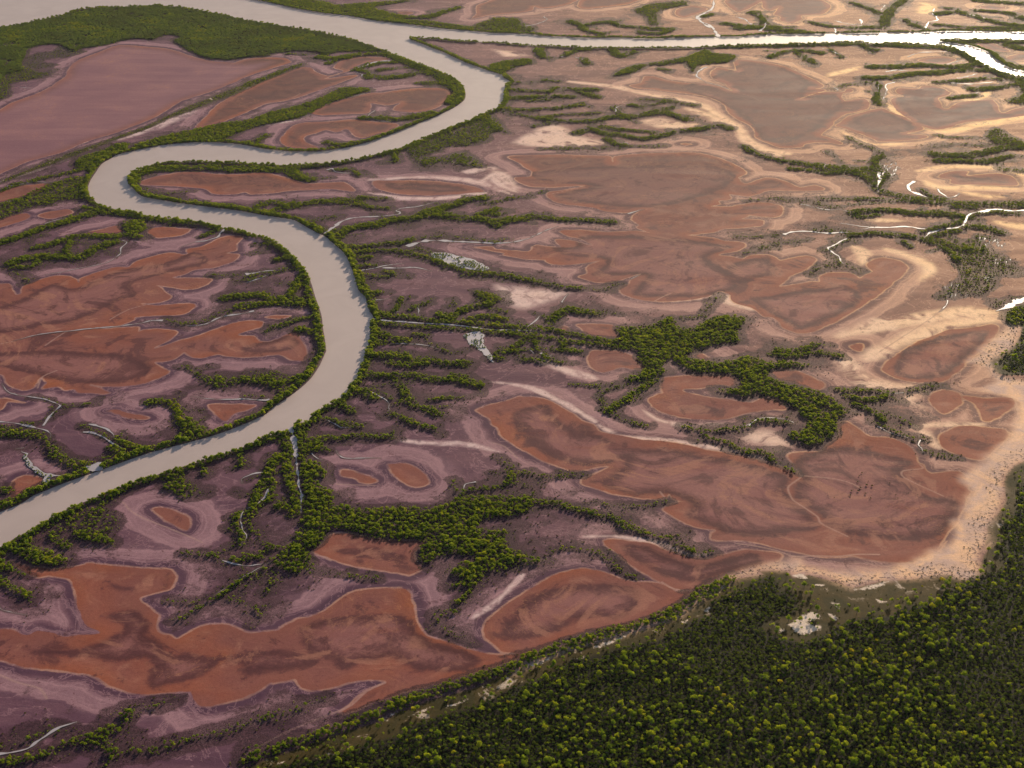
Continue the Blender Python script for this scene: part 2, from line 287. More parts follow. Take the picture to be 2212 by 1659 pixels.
# thickets: (width in metres, line) ; THICK are outlines (density, outline)
BANDS = [
# upper left
(15,"10:570,440 700,450 800,430 950,415 1080,420 1200,460"),(7,"10:640,490 720,460 850,430"),
(26,"10:1200,460 1350,510 1500,570 1620,640 1650,720 1600,790"),(12,"10:1050,600 1200,590 1350,560 1500,580"),
(10,"10:850,540 950,560 950,600"),(12,"10:870,530 1000,490 1150,480"),(10,"10:1350,640 1500,640 1600,670"),(6,"10:1030,540 1120,530"),
(12,"10:900,910 1000,910 1200,920 1300,900 1450,870"),(12,"10:640,1100 720,1120 850,1100"),(9,"10:0,1100 80,1100 130,1060 170,1040"),
(5,"10:330,415 460,420"),
(5,"01:0,215 150,156 350,106 500,76 620,46"),
(14,"01:0,610 100,580 220,540 330,500 500,450 650,400 750,370 850,340"),(12,"01:660,340 800,370 1000,390 1150,420 1300,440 1500,460"),
(12,"01:270,650 400,620 550,570 700,555 850,560 980,550"),(9,"01:550,570 530,650 520,710"),(14,"01:80,770 200,730 350,715 500,720 620,720 700,680 760,640 900,600"),
(8,"01:100,800 250,790 300,750"),(5,"01:1560,560 1640,530 1690,510"),(4,"01:1960,690 2060,660"),(4,"01:1640,860 1800,860 1950,850 2100,830 2212,810"),
(4,"01:1830,900 1950,890 2100,850"),(12,"01:1730,1040 1850,1020 2000,1010 2100,1040 2212,1050"),(10,"01:1830,1100 1950,1080 2100,1080"),
(4,"01:1280,1200 1340,1220 1450,1230 1600,1210 1700,1150 1800,1140"),(3,"01:120,840 230,900"),
(10,"11:0,1030 100,1010 200,1030 350,1040 480,1070"),(9,"11:0,1110 150,1080 300,1080 450,1080"),(9,"11:250,740 350,720 400,740"),(6,"11:80,620 200,620"),
(10,"11:350,1010 420,900 450,850"),(6,"11:170,1290 220,1260 330,1230 450,1190 520,1180"),(12,"11:420,1280 500,1290"),(4,"11:0,870 200,840 350,820 450,820"),
(20,"01:1010,150 1060,80 1200,40 1400,30 1600,30 1800,40 2000,35 2212,40"),(14,"11:300,40 450,20 600,8"),(16,"11:350,50 420,100 490,120"),
(8,"01:1010,150 1070,200 1150,230 1250,260 1400,290 1600,310 1800,330 2000,380 2212,420"),(3.5,"01:1250,230 1380,220 1480,210"),(12,"01:1990,330 2100,290 2212,330"),
(10,"11:0,350 100,370 200,380 300,410 450,450 600,520"),(6,"11:100,330 170,300"),(7,"11:200,370 330,310 450,305 540,290 700,280 850,280 900,260 1100,270"),
(6,"11:280,360 450,310 700,300 900,310 980,340 1100,340"),(4,"11:480,450 560,430 700,410"),(8,"11:640,550 700,520"),
(16,"11:690,580 750,520 850,490 1000,470 1150,430 1300,420 1400,380 1500,350 1650,300 1750,270 1840,265"),(13,"11:1500,400 1650,420 1800,420 1950,450 2100,430 2212,410"),
(18,"11:1400,380 1550,400"),(8,"11:1800,390 1900,360 1950,350"),(9,"11:1940,490 1960,450"),(8,"21:0,440 150,420 300,400 450,425 600,430 800,440 930,450"),
(9,"21:0,380 40,390"),(8,"21:20,480 40,460"),(4,"11:1800,310 1950,290 2050,265 2212,255"),(2.5,"21:120,265 250,260 330,235 400,210"),
(8,"11:690,620 800,640 900,640 1050,620 1200,610 1300,580"),(4,"11:1300,578 1500,562 1650,567 1800,590 1950,604"),
(8,"11:800,690 950,670 1150,670 1300,690 1450,740 1600,800 1750,840 1900,850 2000,860 2212,900"),(5,"21:310,900 400,920 550,950 700,960"),(2.2,"21:700,960 850,970 900,960 980,930"),
(4,"11:1320,650 1450,690 1600,740 1750,790 1870,820"),
(8,"11:780,700 860,720 960,720"),(8,"11:840,790 1000,780"),(12,"11:860,850 900,940 950,1010 1000,990"),(7,"11:900,850 1050,870 1150,850 1080,830"),(10,"11:950,1060 980,1130"),
(6,"11:980,1140 1100,1150 1170,1120 1200,1040"),(8,"11:1000,1160 1150,1175 1300,1190 1500,1215 1700,1225 1900,1240 2100,1260 2212,1270"),
(5,"11:1270,1130 1350,1090 1410,1075"),(11,"11:1500,1160 1580,1190 1650,1140 1750,1100 1880,1080 1880,1020"),(8,"11:1800,990 1850,1030 1930,1050"),(9,"11:1700,1210 1800,1180 1950,1180"),(4,"11:1570,1100 1620,1080"),
(7,"11:980,1240 1000,1222 1150,1240 1400,1260 1600,1270 1800,1285 2000,1300 2212,1315"),(9,"11:980,1260 1050,1310 1150,1350 1250,1360"),(10,"11:970,1380 1050,1380"),(5,"11:1300,1310 1400,1330"),
(3.5,"11:1130,1380 1300,1380 1450,1395 1530,1435 1600,1460"),(9,"11:940,1450 1000,1480 1150,1480 1250,1470"),
(10,"12:950,60 1100,40 1200,60 1300,80 1450,90 1550,120 1700,115"),(8,"12:1100,110 1250,130 1400,120"),(10,"12:890,190 1000,210 1150,210 1300,210 1450,240 1600,240 1700,260 1800,280"),(6,"12:1600,200 1680,220 1750,270"),
(9,"12:1150,230 1200,300 1250,380 1300,430 1400,470 1500,510"),(5,"12:1400,400 1500,390 1600,380"),(12,"12:840,250 830,320 900,330 1000,380"),(7,"12:720,400 760,450 820,490"),(4,"12:950,310 1050,345 1120,390"),
(5,"12:1120,500 1200,530 1300,580 1450,620"),(6,"12:560,500 650,470 700,440"),(6,"12:520,550 620,545 700,570 800,600 900,605"),(7,"12:470,720 600,690 750,690 900,670 1000,680 1130,680"),
(9,"12:310,700 335,800 325,900 340,1000 370,1100 390,1200 370,1280"),(10,"12:250,1220 350,1230"),(9,"12:260,830 200,900 170,1000 120,1080 90,1150 60,1250 20,1300"),(5,"12:180,1000 220,1050 180,1170 100,1230"),
(7,"02:1870,1270 1830,1330 1850,1430 1880,1520"),(5,"02:1900,1300 1930,1400"),(7,"02:1850,790 1870,900"),(6,"02:1580,920 1580,970"),(7,"02:400,1430 450,1480 520,1530"),
(4,"03:370,40 430,80 480,100"),(7,"03:540,10 700,40 780,70"),(8,"02:750,930 850,900 1000,850 1080,800"),(10,"02:880,770 950,820"),(3,"02:640,600 750,640 850,700"),(7,"02:900,700 1000,750 1150,790 1330,740"),
(8,"02:1150,420 1280,410 1380,470 1400,560 1500,600"),(4,"02:1420,140 1500,180 1550,230"),(4,"02:1900,370 2050,380"),(7,"02:300,1100 500,1010 700,950"),(9,"02:0,1100 60,1100"),(9,"02:20,1200 150,1160 250,1110"),
(2.2,"02:240,380 400,410 470,440 600,440 750,425"),(3,"02:350,560 430,490"),(3,"02:180,580 280,580"),
(10,"12:0,240 150,260 300,260 420,220"),(4,"12:50,190 250,190"),
(7,"03:0,1620 200,1590 400,1540 600,1450 750,1400 880,1330 920,1270"),(4,"03:450,1480 700,1500 900,1550 1100,1530 1250,1480 1450,1440 1600,1400 1750,1340 1900,1300 2020,1260"),(4,"03:0,1520 150,1480 300,1410 400,1370"),(5,"03:700,1460 800,1580"),
(2,"03:900,1250 1100,1222"),(3,"13:0,1350 150,1310 300,1270 450,1200 560,1170"),(4,"03:1310,150 1450,160 1550,150 1650,90 1700,20"),(5,"03:1620,190 1750,190 1900,120"),(5,"03:1500,470 1600,420 1700,330 1850,260"),
(3.5,"03:1240,620 1350,570 1450,500 1550,440"),(2.2,"03:1190,485 1350,490 1450,470"),(2,"03:1700,500 1800,550 1840,590"),(5,"13:0,160 200,190"),(5,"13:110,70 200,110"),(2,"13:480,260 650,290 800,320 930,322"),
(2.4,"13:1350,600 1370,660 1430,700 1550,760"),(4,"13:1350,580 1450,550"),
(8,"21:0,1240 150,1260 300,1262 420,1275 550,1300 700,1330 850,1360 1000,1370"),(7,"21:0,1295 200,1315 350,1325 500,1352 700,1382 900,1402 1100,1425"),(11,"21:450,1230 520,1160 600,1120 680,1140 800,1150"),
(8,"22:1260,240 1150,320 1050,390 950,450 900,490"),(4,"22:820,370 880,330 1040,280"),(2.5,"22:620,280 800,290 1000,275"),(3.5,"22:840,380 880,430"),(2.6,"22:920,500 1000,540 1100,575 1200,600"),
(5,"22:1500,610 1620,640 1800,630 1950,610 2020,570 2130,550 2212,565"),(4.5,"22:1620,650 1680,700 1800,720 1900,780 2000,800 2120,810 2180,870"),(2.6,"32:0,780 120,790 230,820 300,880 400,930 450,955"),(5,"32:100,580 200,560 350,570 430,580"),
(5,"32:760,320 900,330 1050,330 1180,350"),(7,"32:820,370 1000,400 1150,370"),(7,"32:900,430 1000,470 1080,510 1130,560"),(4,"32:1060,570 1150,610 1250,660 1350,690 1410,710"),(2.5,"32:1130,490 1250,540 1370,600"),
(2,"32:1300,340 1400,310 1500,285 1600,290"),(7,"32:280,40 400,70 560,40 700,40 800,65"),(3,"32:1450,790 1560,830 1700,850"),
(3,"22:80,840 140,920 170,960 280,960 400,990 550,990 700,980"),(5,"22:150,970 160,1040 0,1080"),(4.5,"12:1700,1140 1680,1100 1850,1080 2000,1050 2060,970 2200,960"),(2,"12:2000,860 2060,920"),(3,"12:1600,1020 1650,1140"),
(6,"22:0,1150 200,1180 350,1190 500,1200 650,1240 800,1280 950,1320 1050,1380"),(4.5,"22:1050,1380 1250,1440 1400,1480 1500,1540 1580,1570"),(2,"22:800,1190 1000,1220 1200,1215 1350,1190"),
(3.5,"23:430,130 550,110 700,130 800,170 880,240 930,280 1000,310"),(3,"23:1080,0 1250,40 1350,90 1430,130 1530,135"),
(5,"22:60,30 150,30 250,10 350,20 420,60 500,100 540,110"),(6,"22:230,90 330,90 400,110"),(5,"22:650,30 500,10"),(6,"22:0,80 80,80"),
(8,"21:100,1460 200,1400 300,1330"),(6,"21:330,1330 350,1420 420,1500 540,1530"),(8,"21:550,1350 570,1420 670,1450"),(2.6,"21:1660,1130 1700,1080 1760,1020"),(2.6,"21:1440,1190 1600,1180 1660,1140"),
(8,"21:0,1020 50,1040"),(4,"21:0,1120 110,1140"),(7,"21:20,1190 110,1200"),(1.5,"21:1930,565 2100,560 2212,560"),(1.5,"21:2050,670 2212,630"),(2,"21:1950,285 2100,275 2212,262"),
(1.4,"31:0,560 150,565 300,550"),(2,"31:60,690 200,640 350,610 530,590"),(2.2,"31:560,860 640,800 750,790 850,780 940,830"),(2.4,"31:250,265 400,280 550,290 700,330"),(3,"31:650,270 900,275"),
(8,"31:420,40 550,50 700,70 850,65 1000,60"),(7,"30:60,1130 150,1190 300,1230 450,1250 550,1270 700,1280 900,1290"),(6,"31:930,270 1050,270 1200,280 1350,290"),(4,"31:650,325 800,330 950,310 1100,300"),
(13,"31:890,380 1000,360 1200,360 1350,380 1500,380 1650,390 1760,410"),(7,"31:900,400 980,410 1100,390"),(3.5,"31:600,510 750,512 900,530"),(9,"31:880,548 1000,537 1200,547 1350,562 1450,582"),(6,"31:1290,600 1340,640"),
(6,"31:1430,525 1550,495 1700,455 1760,430"),(7,"31:1780,420 1850,390 2000,372 2212,385"),(9,"31:1760,480 1850,485 1950,500 2030,530"),(7,"31:1450,575 1550,545 1700,515"),(9,"31:1440,590 1550,620 1650,680 1700,740"),
(8,"31:1500,580 1600,600 1700,650 1900,660"),(4,"31:1640,560 1700,600 1770,640"),(4,"31:1860,560 1940,570"),(5,"31:1420,200 1500,250 1600,270"),(3,"31:2000,1100 2050,1060 2200,1030"),(4,"31:700,680 780,620 880,570"),(2.4,"31:720,690 800,770"),
(8,"31:310,1440 420,1450 550,1420 600,1390"),(4,"31:500,1480 700,1470 800,1490"),
(15,"30:1520,1190 1700,1200 1900,1180 2050,1140 2212,1140 2400,1130"),(11,"30:1560,1240 1700,1240 1900,1250 2000,1230 2100,1200"),(3,"30:1530,1130 1700,1110 1900,1130"),(2,"30:1530,1040 1650,1060 1850,1060"),
(2.4,"30:860,1060 950,1110 1050,1150 1140,1190"),(8,"30:1120,1200 1050,1250"),(2.4,"30:700,1170 800,1250"),(4,"30:2020,1300 2212,1320"),
(13,"30:0,365 200,355 400,350 600,345 800,340 950,340 1000,370 1080,390"),(13,"30:250,440 370,400 500,390 650,410"),(9,"30:450,400 530,450 610,490"),(6,"30:720,385 820,440"),
(15,"30:1050,345 1200,345 1350,360 1600,370 1750,420 1850,480 1950,530"),(17,"30:1040,515 1200,515 1400,500 1550,510 1700,515 1850,500"),(17,"30:1000,600 1150,600 1350,570 1550,560 1750,540 1950,540"),
(8,"30:960,640 1080,640 1090,720 1080,770 1100,805"),(8,"30:1540,635 1700,625 1900,605 2050,610"),(13,"30:1820,690 2000,680 2212,640"),(5,"30:1650,760 1750,745 1850,735"),
(16,"30:1600,315 1750,320 1900,315 2050,320 2212,330 2500,330"),(22,"30:2100,345 2212,375 2500,380"),(11,"30:1650,320 1800,355 1900,390 2000,440 2100,490 2212,520 2500,560"),(2.4,"30:740,690 850,650 1000,650"),
(16,"30:0,220 150,210 300,230 500,240"),(8,"30:90,100 150,90 200,140 230,180"),(10,"30:560,170 700,200 850,210 1000,210 1100,210"),(10,"30:880,20 1000,60 1100,100"),(11,"30:1290,150 1350,190 1450,220"),
(18,"30:1540,110 1700,90 1850,130 2000,170 2212,200 2500,220"),(10,"30:1540,190 1800,210 2212,215"),(15,"30:1860,80 2100,100 2212,140 2500,140"),(20,"30:1860,5 2212,30 2500,30"),(8,"30:1600,60 1700,70"),
(14,"20:620,165 700,200 720,230 850,260"),(12,"20:700,200 800,180 920,170 1000,200 1150,210 1300,225 1400,220"),(7,"20:1620,130 1700,110"),(14,"20:1800,180 1950,200 2100,210 2212,210"),(8,"20:2000,100 2080,130 2100,180"),(10,"20:1150,250 1300,260 1400,230"),
(16,"10:1200,160 1400,170 1600,200 1750,215"),(16,"10:1050,110 1250,130 1420,130 1530,90 1640,60"),
(14,"20:360,380 400,440"),(9,"20:560,430 650,390 740,380"),(7,"20:700,450 740,490"),(14,"20:930,380 1000,430 1100,400"),(5,"20:1310,530 1360,540"),
(6,"20:110,620 250,640 430,620 520,630"),(11,"20:110,690 300,700 450,710 500,680 650,690 800,690"),(11,"20:120,760 300,750 500,740 620,750"),(7,"20:650,700 750,730 820,750"),(5,"20:300,780 450,770"),
(8,"20:60,830 200,850 400,840 550,830 700,800"),(6,"20:40,850 200,880 350,910 500,890 700,880 820,870"),(11,"20:350,910 500,930 700,940 850,920 950,900 1050,910 1200,880 1350,870 1500,920"),(6,"20:330,970 450,950"),
(7,"20:950,830 1000,880 1100,890 1250,860 1400,830"),(5,"20:1080,810 1200,820 1350,780"),(3,"20:1150,770 1300,770 1450,790 1580,810"),(10,"20:650,1030 750,990 850,1020 1000,1040 1150,1070 1300,1050 1450,1010 1600,1000 1750,970 1830,990"),
(6,"20:850,980 1000,1000 1150,1010 1280,1020"),(7,"20:900,1070 960,1110 1010,1120"),(2,"20:380,1150 700,1145 900,1140"),(2.4,"20:1060,1130 1300,1130"),(3.5,"20:1980,1150 2100,1200 2212,1230"),
(8,"10:1040,1200 1150,1160 1150,1240"),(5,"10:670,1310 800,1310 880,1350"),(12,"20:0,960 60,1000"),
(8,"13:0,1610 150,1555 450,1445 700,1365 1000,1245 1300,1130 1600,1035 1900,935|23:300,875 600,782 900,690 1200,600 1500,440 1680,322"),
]
THICK = [
(1.0,"00:-250,260 0,215 330,155 500,120 760,60 1250,45 1450,70 1700,115 2100,195|10:250,195 500,240 700,280 900,335 1050,388 1000,400 850,395 700,402 600,430 550,400 400,390 300,400 200,412 100,440|00:2100,415 2050,430 1900,440 1750,462 1600,450 1500,410 1400,350 1340,310 1400,285 1280,262 1180,310 1100,295 1000,300 880,330 800,350 650,370 560,400 450,340 300,350 220,380 200,430 170,500 180,540 60,570 0,620 -250,700"),
(0.55,"00:-250,700 0,620 160,500 300,560 420,540 350,590 200,620 80,650 60,740 0,770 -250,850"),
(0.35,"00:200,460 300,410 420,400 470,360 560,390 640,400 500,440 380,440 280,480 420,500 300,530 180,520"),
(0.45,"00:0,1400 200,1318 400,1237 600,1165 800,1093 900,1055 1050,1005 1150,965 1300,895 1450,825 1600,765 1800,685 2000,605 2212,535 2212,555 2000,640 1800,730 1600,800 1450,860 1300,910 1150,985 1050,1020 900,1070 800,1110 600,1190 400,1260 200,1340 0,1415"),
(0.75,"10:0,640 150,590 300,530 430,490 430,505 300,560 150,620 0,665"),
(1.0,"10:0,930 180,870 350,830 550,770 650,720 720,680 850,675 950,680 965,700 850,730 700,780 550,840 450,900 350,920 200,950 0,990|00:2000,960 1850,1020 1700,1080 1500,1090 1200,1110 1100,1140 1030,1120 1300,1040 1500,1000 1700,950"),
(1.0,"00:580,1270 640,1210 800,1160 900,1110 1000,1110 1000,1150 880,1190 780,1260 720,1330 650,1310"),
(0.8,"01:-150,330 0,310 150,250 300,190 420,140 550,105 640,95 690,130 670,180 710,270 640,280 500,270 400,310 250,330 100,390 0,430 -150,500"),
(1.0,"01:960,450 1120,430 1130,500 1080,540 1140,570 1050,580 980,570 960,520"),
(1.0,"12:370,620 480,570 490,640 480,700 600,720 640,790 500,800 490,860 600,900 670,1040 560,1010 600,1060 720,1150 650,1200 800,1210 1000,1240 1200,1220 1350,1230 1500,1220 1650,1150 1800,1140 2000,1150 2212,1120|22:330,1170 330,1240 150,1300 0,1310|12:1850,1320 1800,1390 1950,1410 2040,1470 2080,1560|13:1850,60 1870,110 1950,140 2020,150 2020,190 1900,200 1750,250 1680,330 1600,420 1500,530 1450,500 1530,450 1560,380 1430,400 1440,360 1530,340 1440,300 1440,250 1600,190 1550,160 1350,170 1300,220 1220,190 1240,100 1280,70 1150,45 900,40 750,5|12:1200,1480 1000,1450 800,1410 680,1380 640,1420 600,1500|13:540,80 450,140 480,240 340,290 200,240 180,200 330,60|12:230,1540 350,1450 440,1390 400,1340 460,1290 435,1200 430,1060 410,950 410,830 390,740"),
(0.9,"02:1250,1000 1330,960 1420,930 1430,1000 1500,1070 1580,1120 1430,1160 1340,1120 1260,1080"),
(0.6,"02:290,1390 430,1310 580,1230 780,1160 870,1160 860,1200 800,1230 900,1300 910,1340 820,1390 700,1410 560,1380 500,1420 390,1440"),
(1.0,"02:560,1390 720,1410 850,1370 900,1390 820,1430 840,1490 780,1510 650,1480 590,1430"),
(1.0,"03:60,70 200,10 240,40 250,100 370,120 420,160 500,180 400,240 250,220 150,170 80,140"),
(1.0,"03:-100,180 0,190 80,200 110,250 200,300 100,290 0,275 -100,260"),(1.0,"03:-100,290 0,280 60,340 150,400 230,430 220,490 130,430 50,390 0,370 -100,360"),
(0.9,"02:-100,610 0,600 100,610 250,630 340,650 390,690 420,740 480,780 560,840 720,880 720,900 640,920 700,940 620,960 500,900 400,850 360,780 330,720 150,700 0,690 -100,690"),
(0.95,"02:1350,520 1440,510 1560,590 1600,650 1400,720 1330,710 1400,650 1370,580"),
(0.9,"02:1540,220 1700,210 1900,220 2080,200 2212,260 2212,380 2100,320 2000,280 1850,270 1720,310 1580,270"),
(0.6,"03:1560,490 1650,440 1750,350 1850,260 1950,250 1980,330 1900,440 1820,430 1870,360 1780,360 1700,440 1720,490 1640,490"),
(1.0,"03:1640,1640 1750,1570 1850,1510|13:100,1530 300,1490 450,1430 600,1390 690,1350 690,1300 850,1260 1000,1200 1100,1140 1300,1090 1500,1030 1700,960 1900,900 1960,845|23:220,860 400,800 600,740 820,670 950,650 1150,580 1300,510 1450,400 1600,335 1690,305 1700,320 1600,390 1450,490 1300,580 1150,640 950,710 750,760 550,815 400,870 250,930 100,1000 0,1035|13:1500,1115 1300,1165 1100,1235 900,1325 700,1395 500,1445 300,1525 150,1575 0,1640"),
(1.0,"21:980,1270 1200,1260 1300,1210 1400,1180 1430,1250 1560,1270 1650,1210 1750,1180 1900,1170 1990,1200 1930,1250 1900,1310 1930,1370 1800,1390 1650,1420 1550,1450 1500,1490 1600,1510 1750,1530 1900,1500 2000,1490 2100,1530 2212,1530|32:350,95 560,125 560,145 400,150 280,160 240,190 280,240 400,270 520,310 640,340 760,400 800,440 920,490 850,500 780,560 770,640 720,700 640,755 560,750 440,710 370,660 460,640 530,620 550,570 490,510 400,440 280,380 150,360|22:1950,380 1800,350 1750,320 1900,320 1930,250 1850,200 1600,190 1480,160 1400,90 1330,110 1330,150 1370,180 1280,220 1200,260 1040,250 1050,220 1150,190 1180,130 1130,90 1130,20 1000,-10|21:950,1390 850,1370 1000,1345"),
(0.8,"22:0,1410 100,1380 160,1440 130,1540|23:140,110 250,160 430,190 350,220 150,260 0,300 -80,200 -60,60"),
(0.9,"31:850,60 1000,20 1100,20 1200,90 1120,170 1150,210 1300,240 1500,270 1700,290 1900,295 2400,290 2400,345 2000,330 1850,340 1700,350 1600,320 1450,310 1250,260 1130,240 1050,200 1030,150 950,110"),
(0.8,"30:500,1265 650,1275 900,1295 1000,1280 1090,1240 1150,1330 1200,1370 1100,1340 900,1330 700,1330"),
(0.55,"31:1650,660 1850,570 1950,680 2050,720 2150,800 2150,850 2000,870 2000,930 1900,1010 1750,1010 1600,1040 1540,1030 1700,920 1730,860 1690,780"),
(1.0,"31:2070,1170 2150,1110 2400,1070 2400,1180 2150,1250 2080,1230"),
(0.9,"30:1920,1050 2000,990 2100,1050 2212,1090 2400,1100 2400,1140 2100,1120 2000,1110"),
(0.9,"30:1950,540 2080,570 2400,640 2400,800 2200,800 2080,780 2200,720 2150,640 2000,580"),
(0.85,"30:1100,200 1110,110 1200,30 1300,-20 1350,-20 1250,60 1200,140 1180,200"),
(0.9,"20:0,140 200,140 240,190 200,240 0,245"),
(0.85,"20:1100,80 1200,40 1330,20 1500,10 1500,40 1300,80 1280,150 1300,190 1220,190 1200,130"),
(0.95,"10:100,0 300,30 500,70 800,112 1000,150 1200,178 1200,120 1100,90 1000,60 1050,40 1300,0 800,30 700,40 600,10 300,-20"),
(0.8,"10:1750,205 1850,160 2000,140 2100,170 2212,200 2212,240 1950,240"),
(1.0,"10:1880,500 2000,470 2150,455 2212,462 2212,490 2100,510 2000,560 1900,540"),
(1.0,"20:1500,440 1650,380 1720,410 1890,430 1830,480 1600,500 1560,560 1500,480 1350,500 1200,500 1100,560 930,590 1000,540 1100,510 1300,480"),
(0.75,"10:1220,1130 1400,1070 1600,1000 1700,950 1850,870 1950,930 1980,1000 1900,1030 1870,1080 1700,1120 1550,1130 1500,1170 1380,1200 1500,1220 1700,1170 1840,1290 1650,1270 1500,1250 1380,1280 1300,1220"),
]
# pale sand: (width, line) and outlines ; thin drainage lines left as sand-coloured threads
SANDS = [
(14,"20:600,630 800,650 1000,680 1200,730 1400,760 1600,800 1700,860 1850,950 1950,1040 2050,1130 2212,1200"),(14,"30:0,960 80,1090 200,1150 400,1185"),(13,"30:700,590 800,560 950,520"),
(16,"30:1400,990 1600,1015 1900,960 2212,900 2400,860"),(10,"30:1300,1110 1000,1110 800,1010"),(18,"20:1500,830 1650,880 1800,950"),
(22,"31:780,1340 1100,1250 1400,1200 1700,1150 2000,1140 2040,1180"),(22,"31:1000,1500 1200,1400 1450,1300 1700,1230 2000,1200"),(20,"32:820,60 900,180 1000,250 1200,300 1400,290"),
(8,"32:1300,620 1450,600 1600,590 1900,590"),(12,"32:1400,600 1480,700 1560,780"),(10,"10:950,1390 1200,1375 1400,1368 1700,1390 1900,1440 2050,1500"),(9,"10:950,1490 1200,1530 1500,1530 1700,1510 1850,1490"),
(14,"10:1700,1330 1900,1300 2000,1400 2100,1450"),(12,"21:0,90 80,170 200,220"),(12,"20:-80,1400 60,1330 150,1400 180,1480"),
(14,"31:900,640 980,700 960,780"),(14,"31:1150,660 1350,720 1500,800 1420,900"),(10,"31:1000,430 1150,440 1300,440"),(14,"31:2000,450 2150,480 2300,490"),(12,"31:1700,210 1900,250 2050,260"),
(12,"30:1400,1320 1600,1290 1900,1290 2150,1330 2300,1400"),(14,"31:1450,130 1550,180 1800,185 2150,190"),(12,"30:1700,760 1850,770 1950,700"),(8,"30:1150,800 1220,860 1280,900"),
(7,"22:830,600 1000,680 1300,710 1600,750 1900,800 2100,850"),(6,"22:1170,480 1300,560 1500,600 1800,585"),(6,"22:0,260 300,310 600,450 800,570"),(10,"22:380,100 600,180 800,240"),
(5,"13:1600,600 1750,500 1950,300"),(6,"23:650,30 900,30 1200,80 1400,160 1600,140"),(6,"12:1150,710 1400,730 1700,740 1950,800"),
(12,"00:870,1085 1050,1035 1180,985 1260,950 1400,880 1530,820"),(3,"00:1530,820 1800,720 2000,650 2212,565"),(4,"10:0,985 200,960 420,915 550,850 700,790 960,705"),(6,"10:420,915 560,830 720,780"),
(3,"10:400,520 420,525 380,540"),(4,"01:0,140 200,80 350,30 540,-40"),(5,"01:0,320 60,290 200,230"),
(4,"00:380,1200 500,1150 680,1090"),(10,"21:1400,1060 1750,1010 1850,1080 2000,1120"),
]
SANDAREA = [
"20:150,1100 330,1000 500,960 700,1050 900,1100 700,1130 400,1140","20:1150,930 1300,910 1500,950 1600,960 1450,1000 1250,980",
"32:1180,400 1350,330 1480,330 1420,410 1480,470 1300,450","22:1930,700 2060,630 2212,640 2212,800 2100,760 2000,750","32:10,700 100,640 330,640 400,750 200,760",
"20:0,380 150,400 300,430 100,440","30:1400,20 1550,40 1520,110 1380,100","00:880,1080 1170,990 1260,940 1400,870 1530,820 1480,880 1350,950 1200,1000 1050,1040",
"11:1900,930 2100,940 2212,970 2212,1120 2000,1090","21:110,1090 230,980 500,960 640,1000 500,1060 300,1120",
]
THREADS = [
"22:2212,910","20:440,1500 700,1450 900,1440 1100,1430","01:1440,760","32:500,985 700,1000 850,1030 950,1075","32:450,955 495,990 400,1060 395,1100 430,1170 520,1230 620,1300 640,1345 720,1390 850,1450",
"02:870,1165 950,1190 1000,1250 1100,1310 1250,1370 1400,1430 1560,1500","30:-20,715 100,740 180,780","01:850,1200 1000,1120 1200,1075","01:350,1400 450,1330 520,1290","01:100,1370 -60,1400",
"03:0,1005 130,1060 280,1100 330,1170","33:0,80 120,95 280,130 400,170 550,165 700,170 850,155 1000,155","31:1620,1090 1500,1190 1300,1320 1100,1450","31:2212,235 2000,190 1800,170 1650,160",
"22:1300,1110 1340,1160","13:470,140 600,200","21:1260,1058 1330,1020 1380,1000","32:1410,900 1430,930 1280,945 1290,1000 1590,1140","13:980,1060 850,1120 740,1220 600,1280 300,1400 0,1560",
"22:0,730 100,760 200,850","12:1000,1060 700,1050","10:320,1440 500,1460", "23:1200,350 1290,400 1450,415", "02:440,170 330,220 290,310", "10:0,790 200,800 350,760 420,720",
]
# grass and forest floor
LAND_SOUTH = "13:-300,1780 0,1665 150,1590 300,1540 500,1465 700,1410 900,1340 1100,1250 1300,1180 1500,1130 1700,1070|23:0,1045 100,1005 250,945 400,880 550,825 750,770 950,720 1150,650 1300,590 1450,500 1600,395 1750,320 1900,295|33:150,270 350,268 400,310 500,292 700,350 820,385 1000,340 1250,325 1480,290 1620,335 1700,270 1720,160 1790,60|32:1900,1550 1930,1450 1920,1370 2000,1280 2060,1180 2050,1020 2100,940 2212,870 2800,800|33:2800,2600|13:-300,2600"
LAND_EAST = "32:1945,100 1990,50 2060,0|31:1950,1520 2050,1450 2140,1390 2190,1260 2080,1240 2070,1170 2150,1110 2300,1060 2800,950|32:2800,260 2212,215 2080,215 2000,190 1960,140"
SHORE = "13:1900,990|23:300,890 600,790 900,710 1150,640 1450,470 1650,310 1850,240 2020,205|33:450,185 500,225 800,270 1000,260 1100,250 1280,180 1420,120 1500,30|32:1650,1420 1700,1320 1750,1230 1770,1150 1810,1110 1750,1040 1740,980 1900,860 2000,780 2100,680 2150,560 2150,430 2050,370 1900,330 2000,250 1950,150 1800,110 1760,110 1900,30|31:1800,1500 1900,1420 2030,1290 2090,1240 2170,1240 2150,1390 1990,1500|32:2000,60 1945,110 2000,195 2080,225 2400,260 2800,300 2800,850 2212,880 2100,945 2060,1020 2065,1180 2005,1290 1930,1370 1935,1450 1900,1550|33:1790,70 1725,170 1700,275 1620,340 1480,300 1250,335 1000,350 820,395 700,360 500,300 400,315 350,275 150,275|23:1900,300 1750,325 1600,400 1450,505 1300,595 1150,655 950,725 750,775 550,830 400,885"
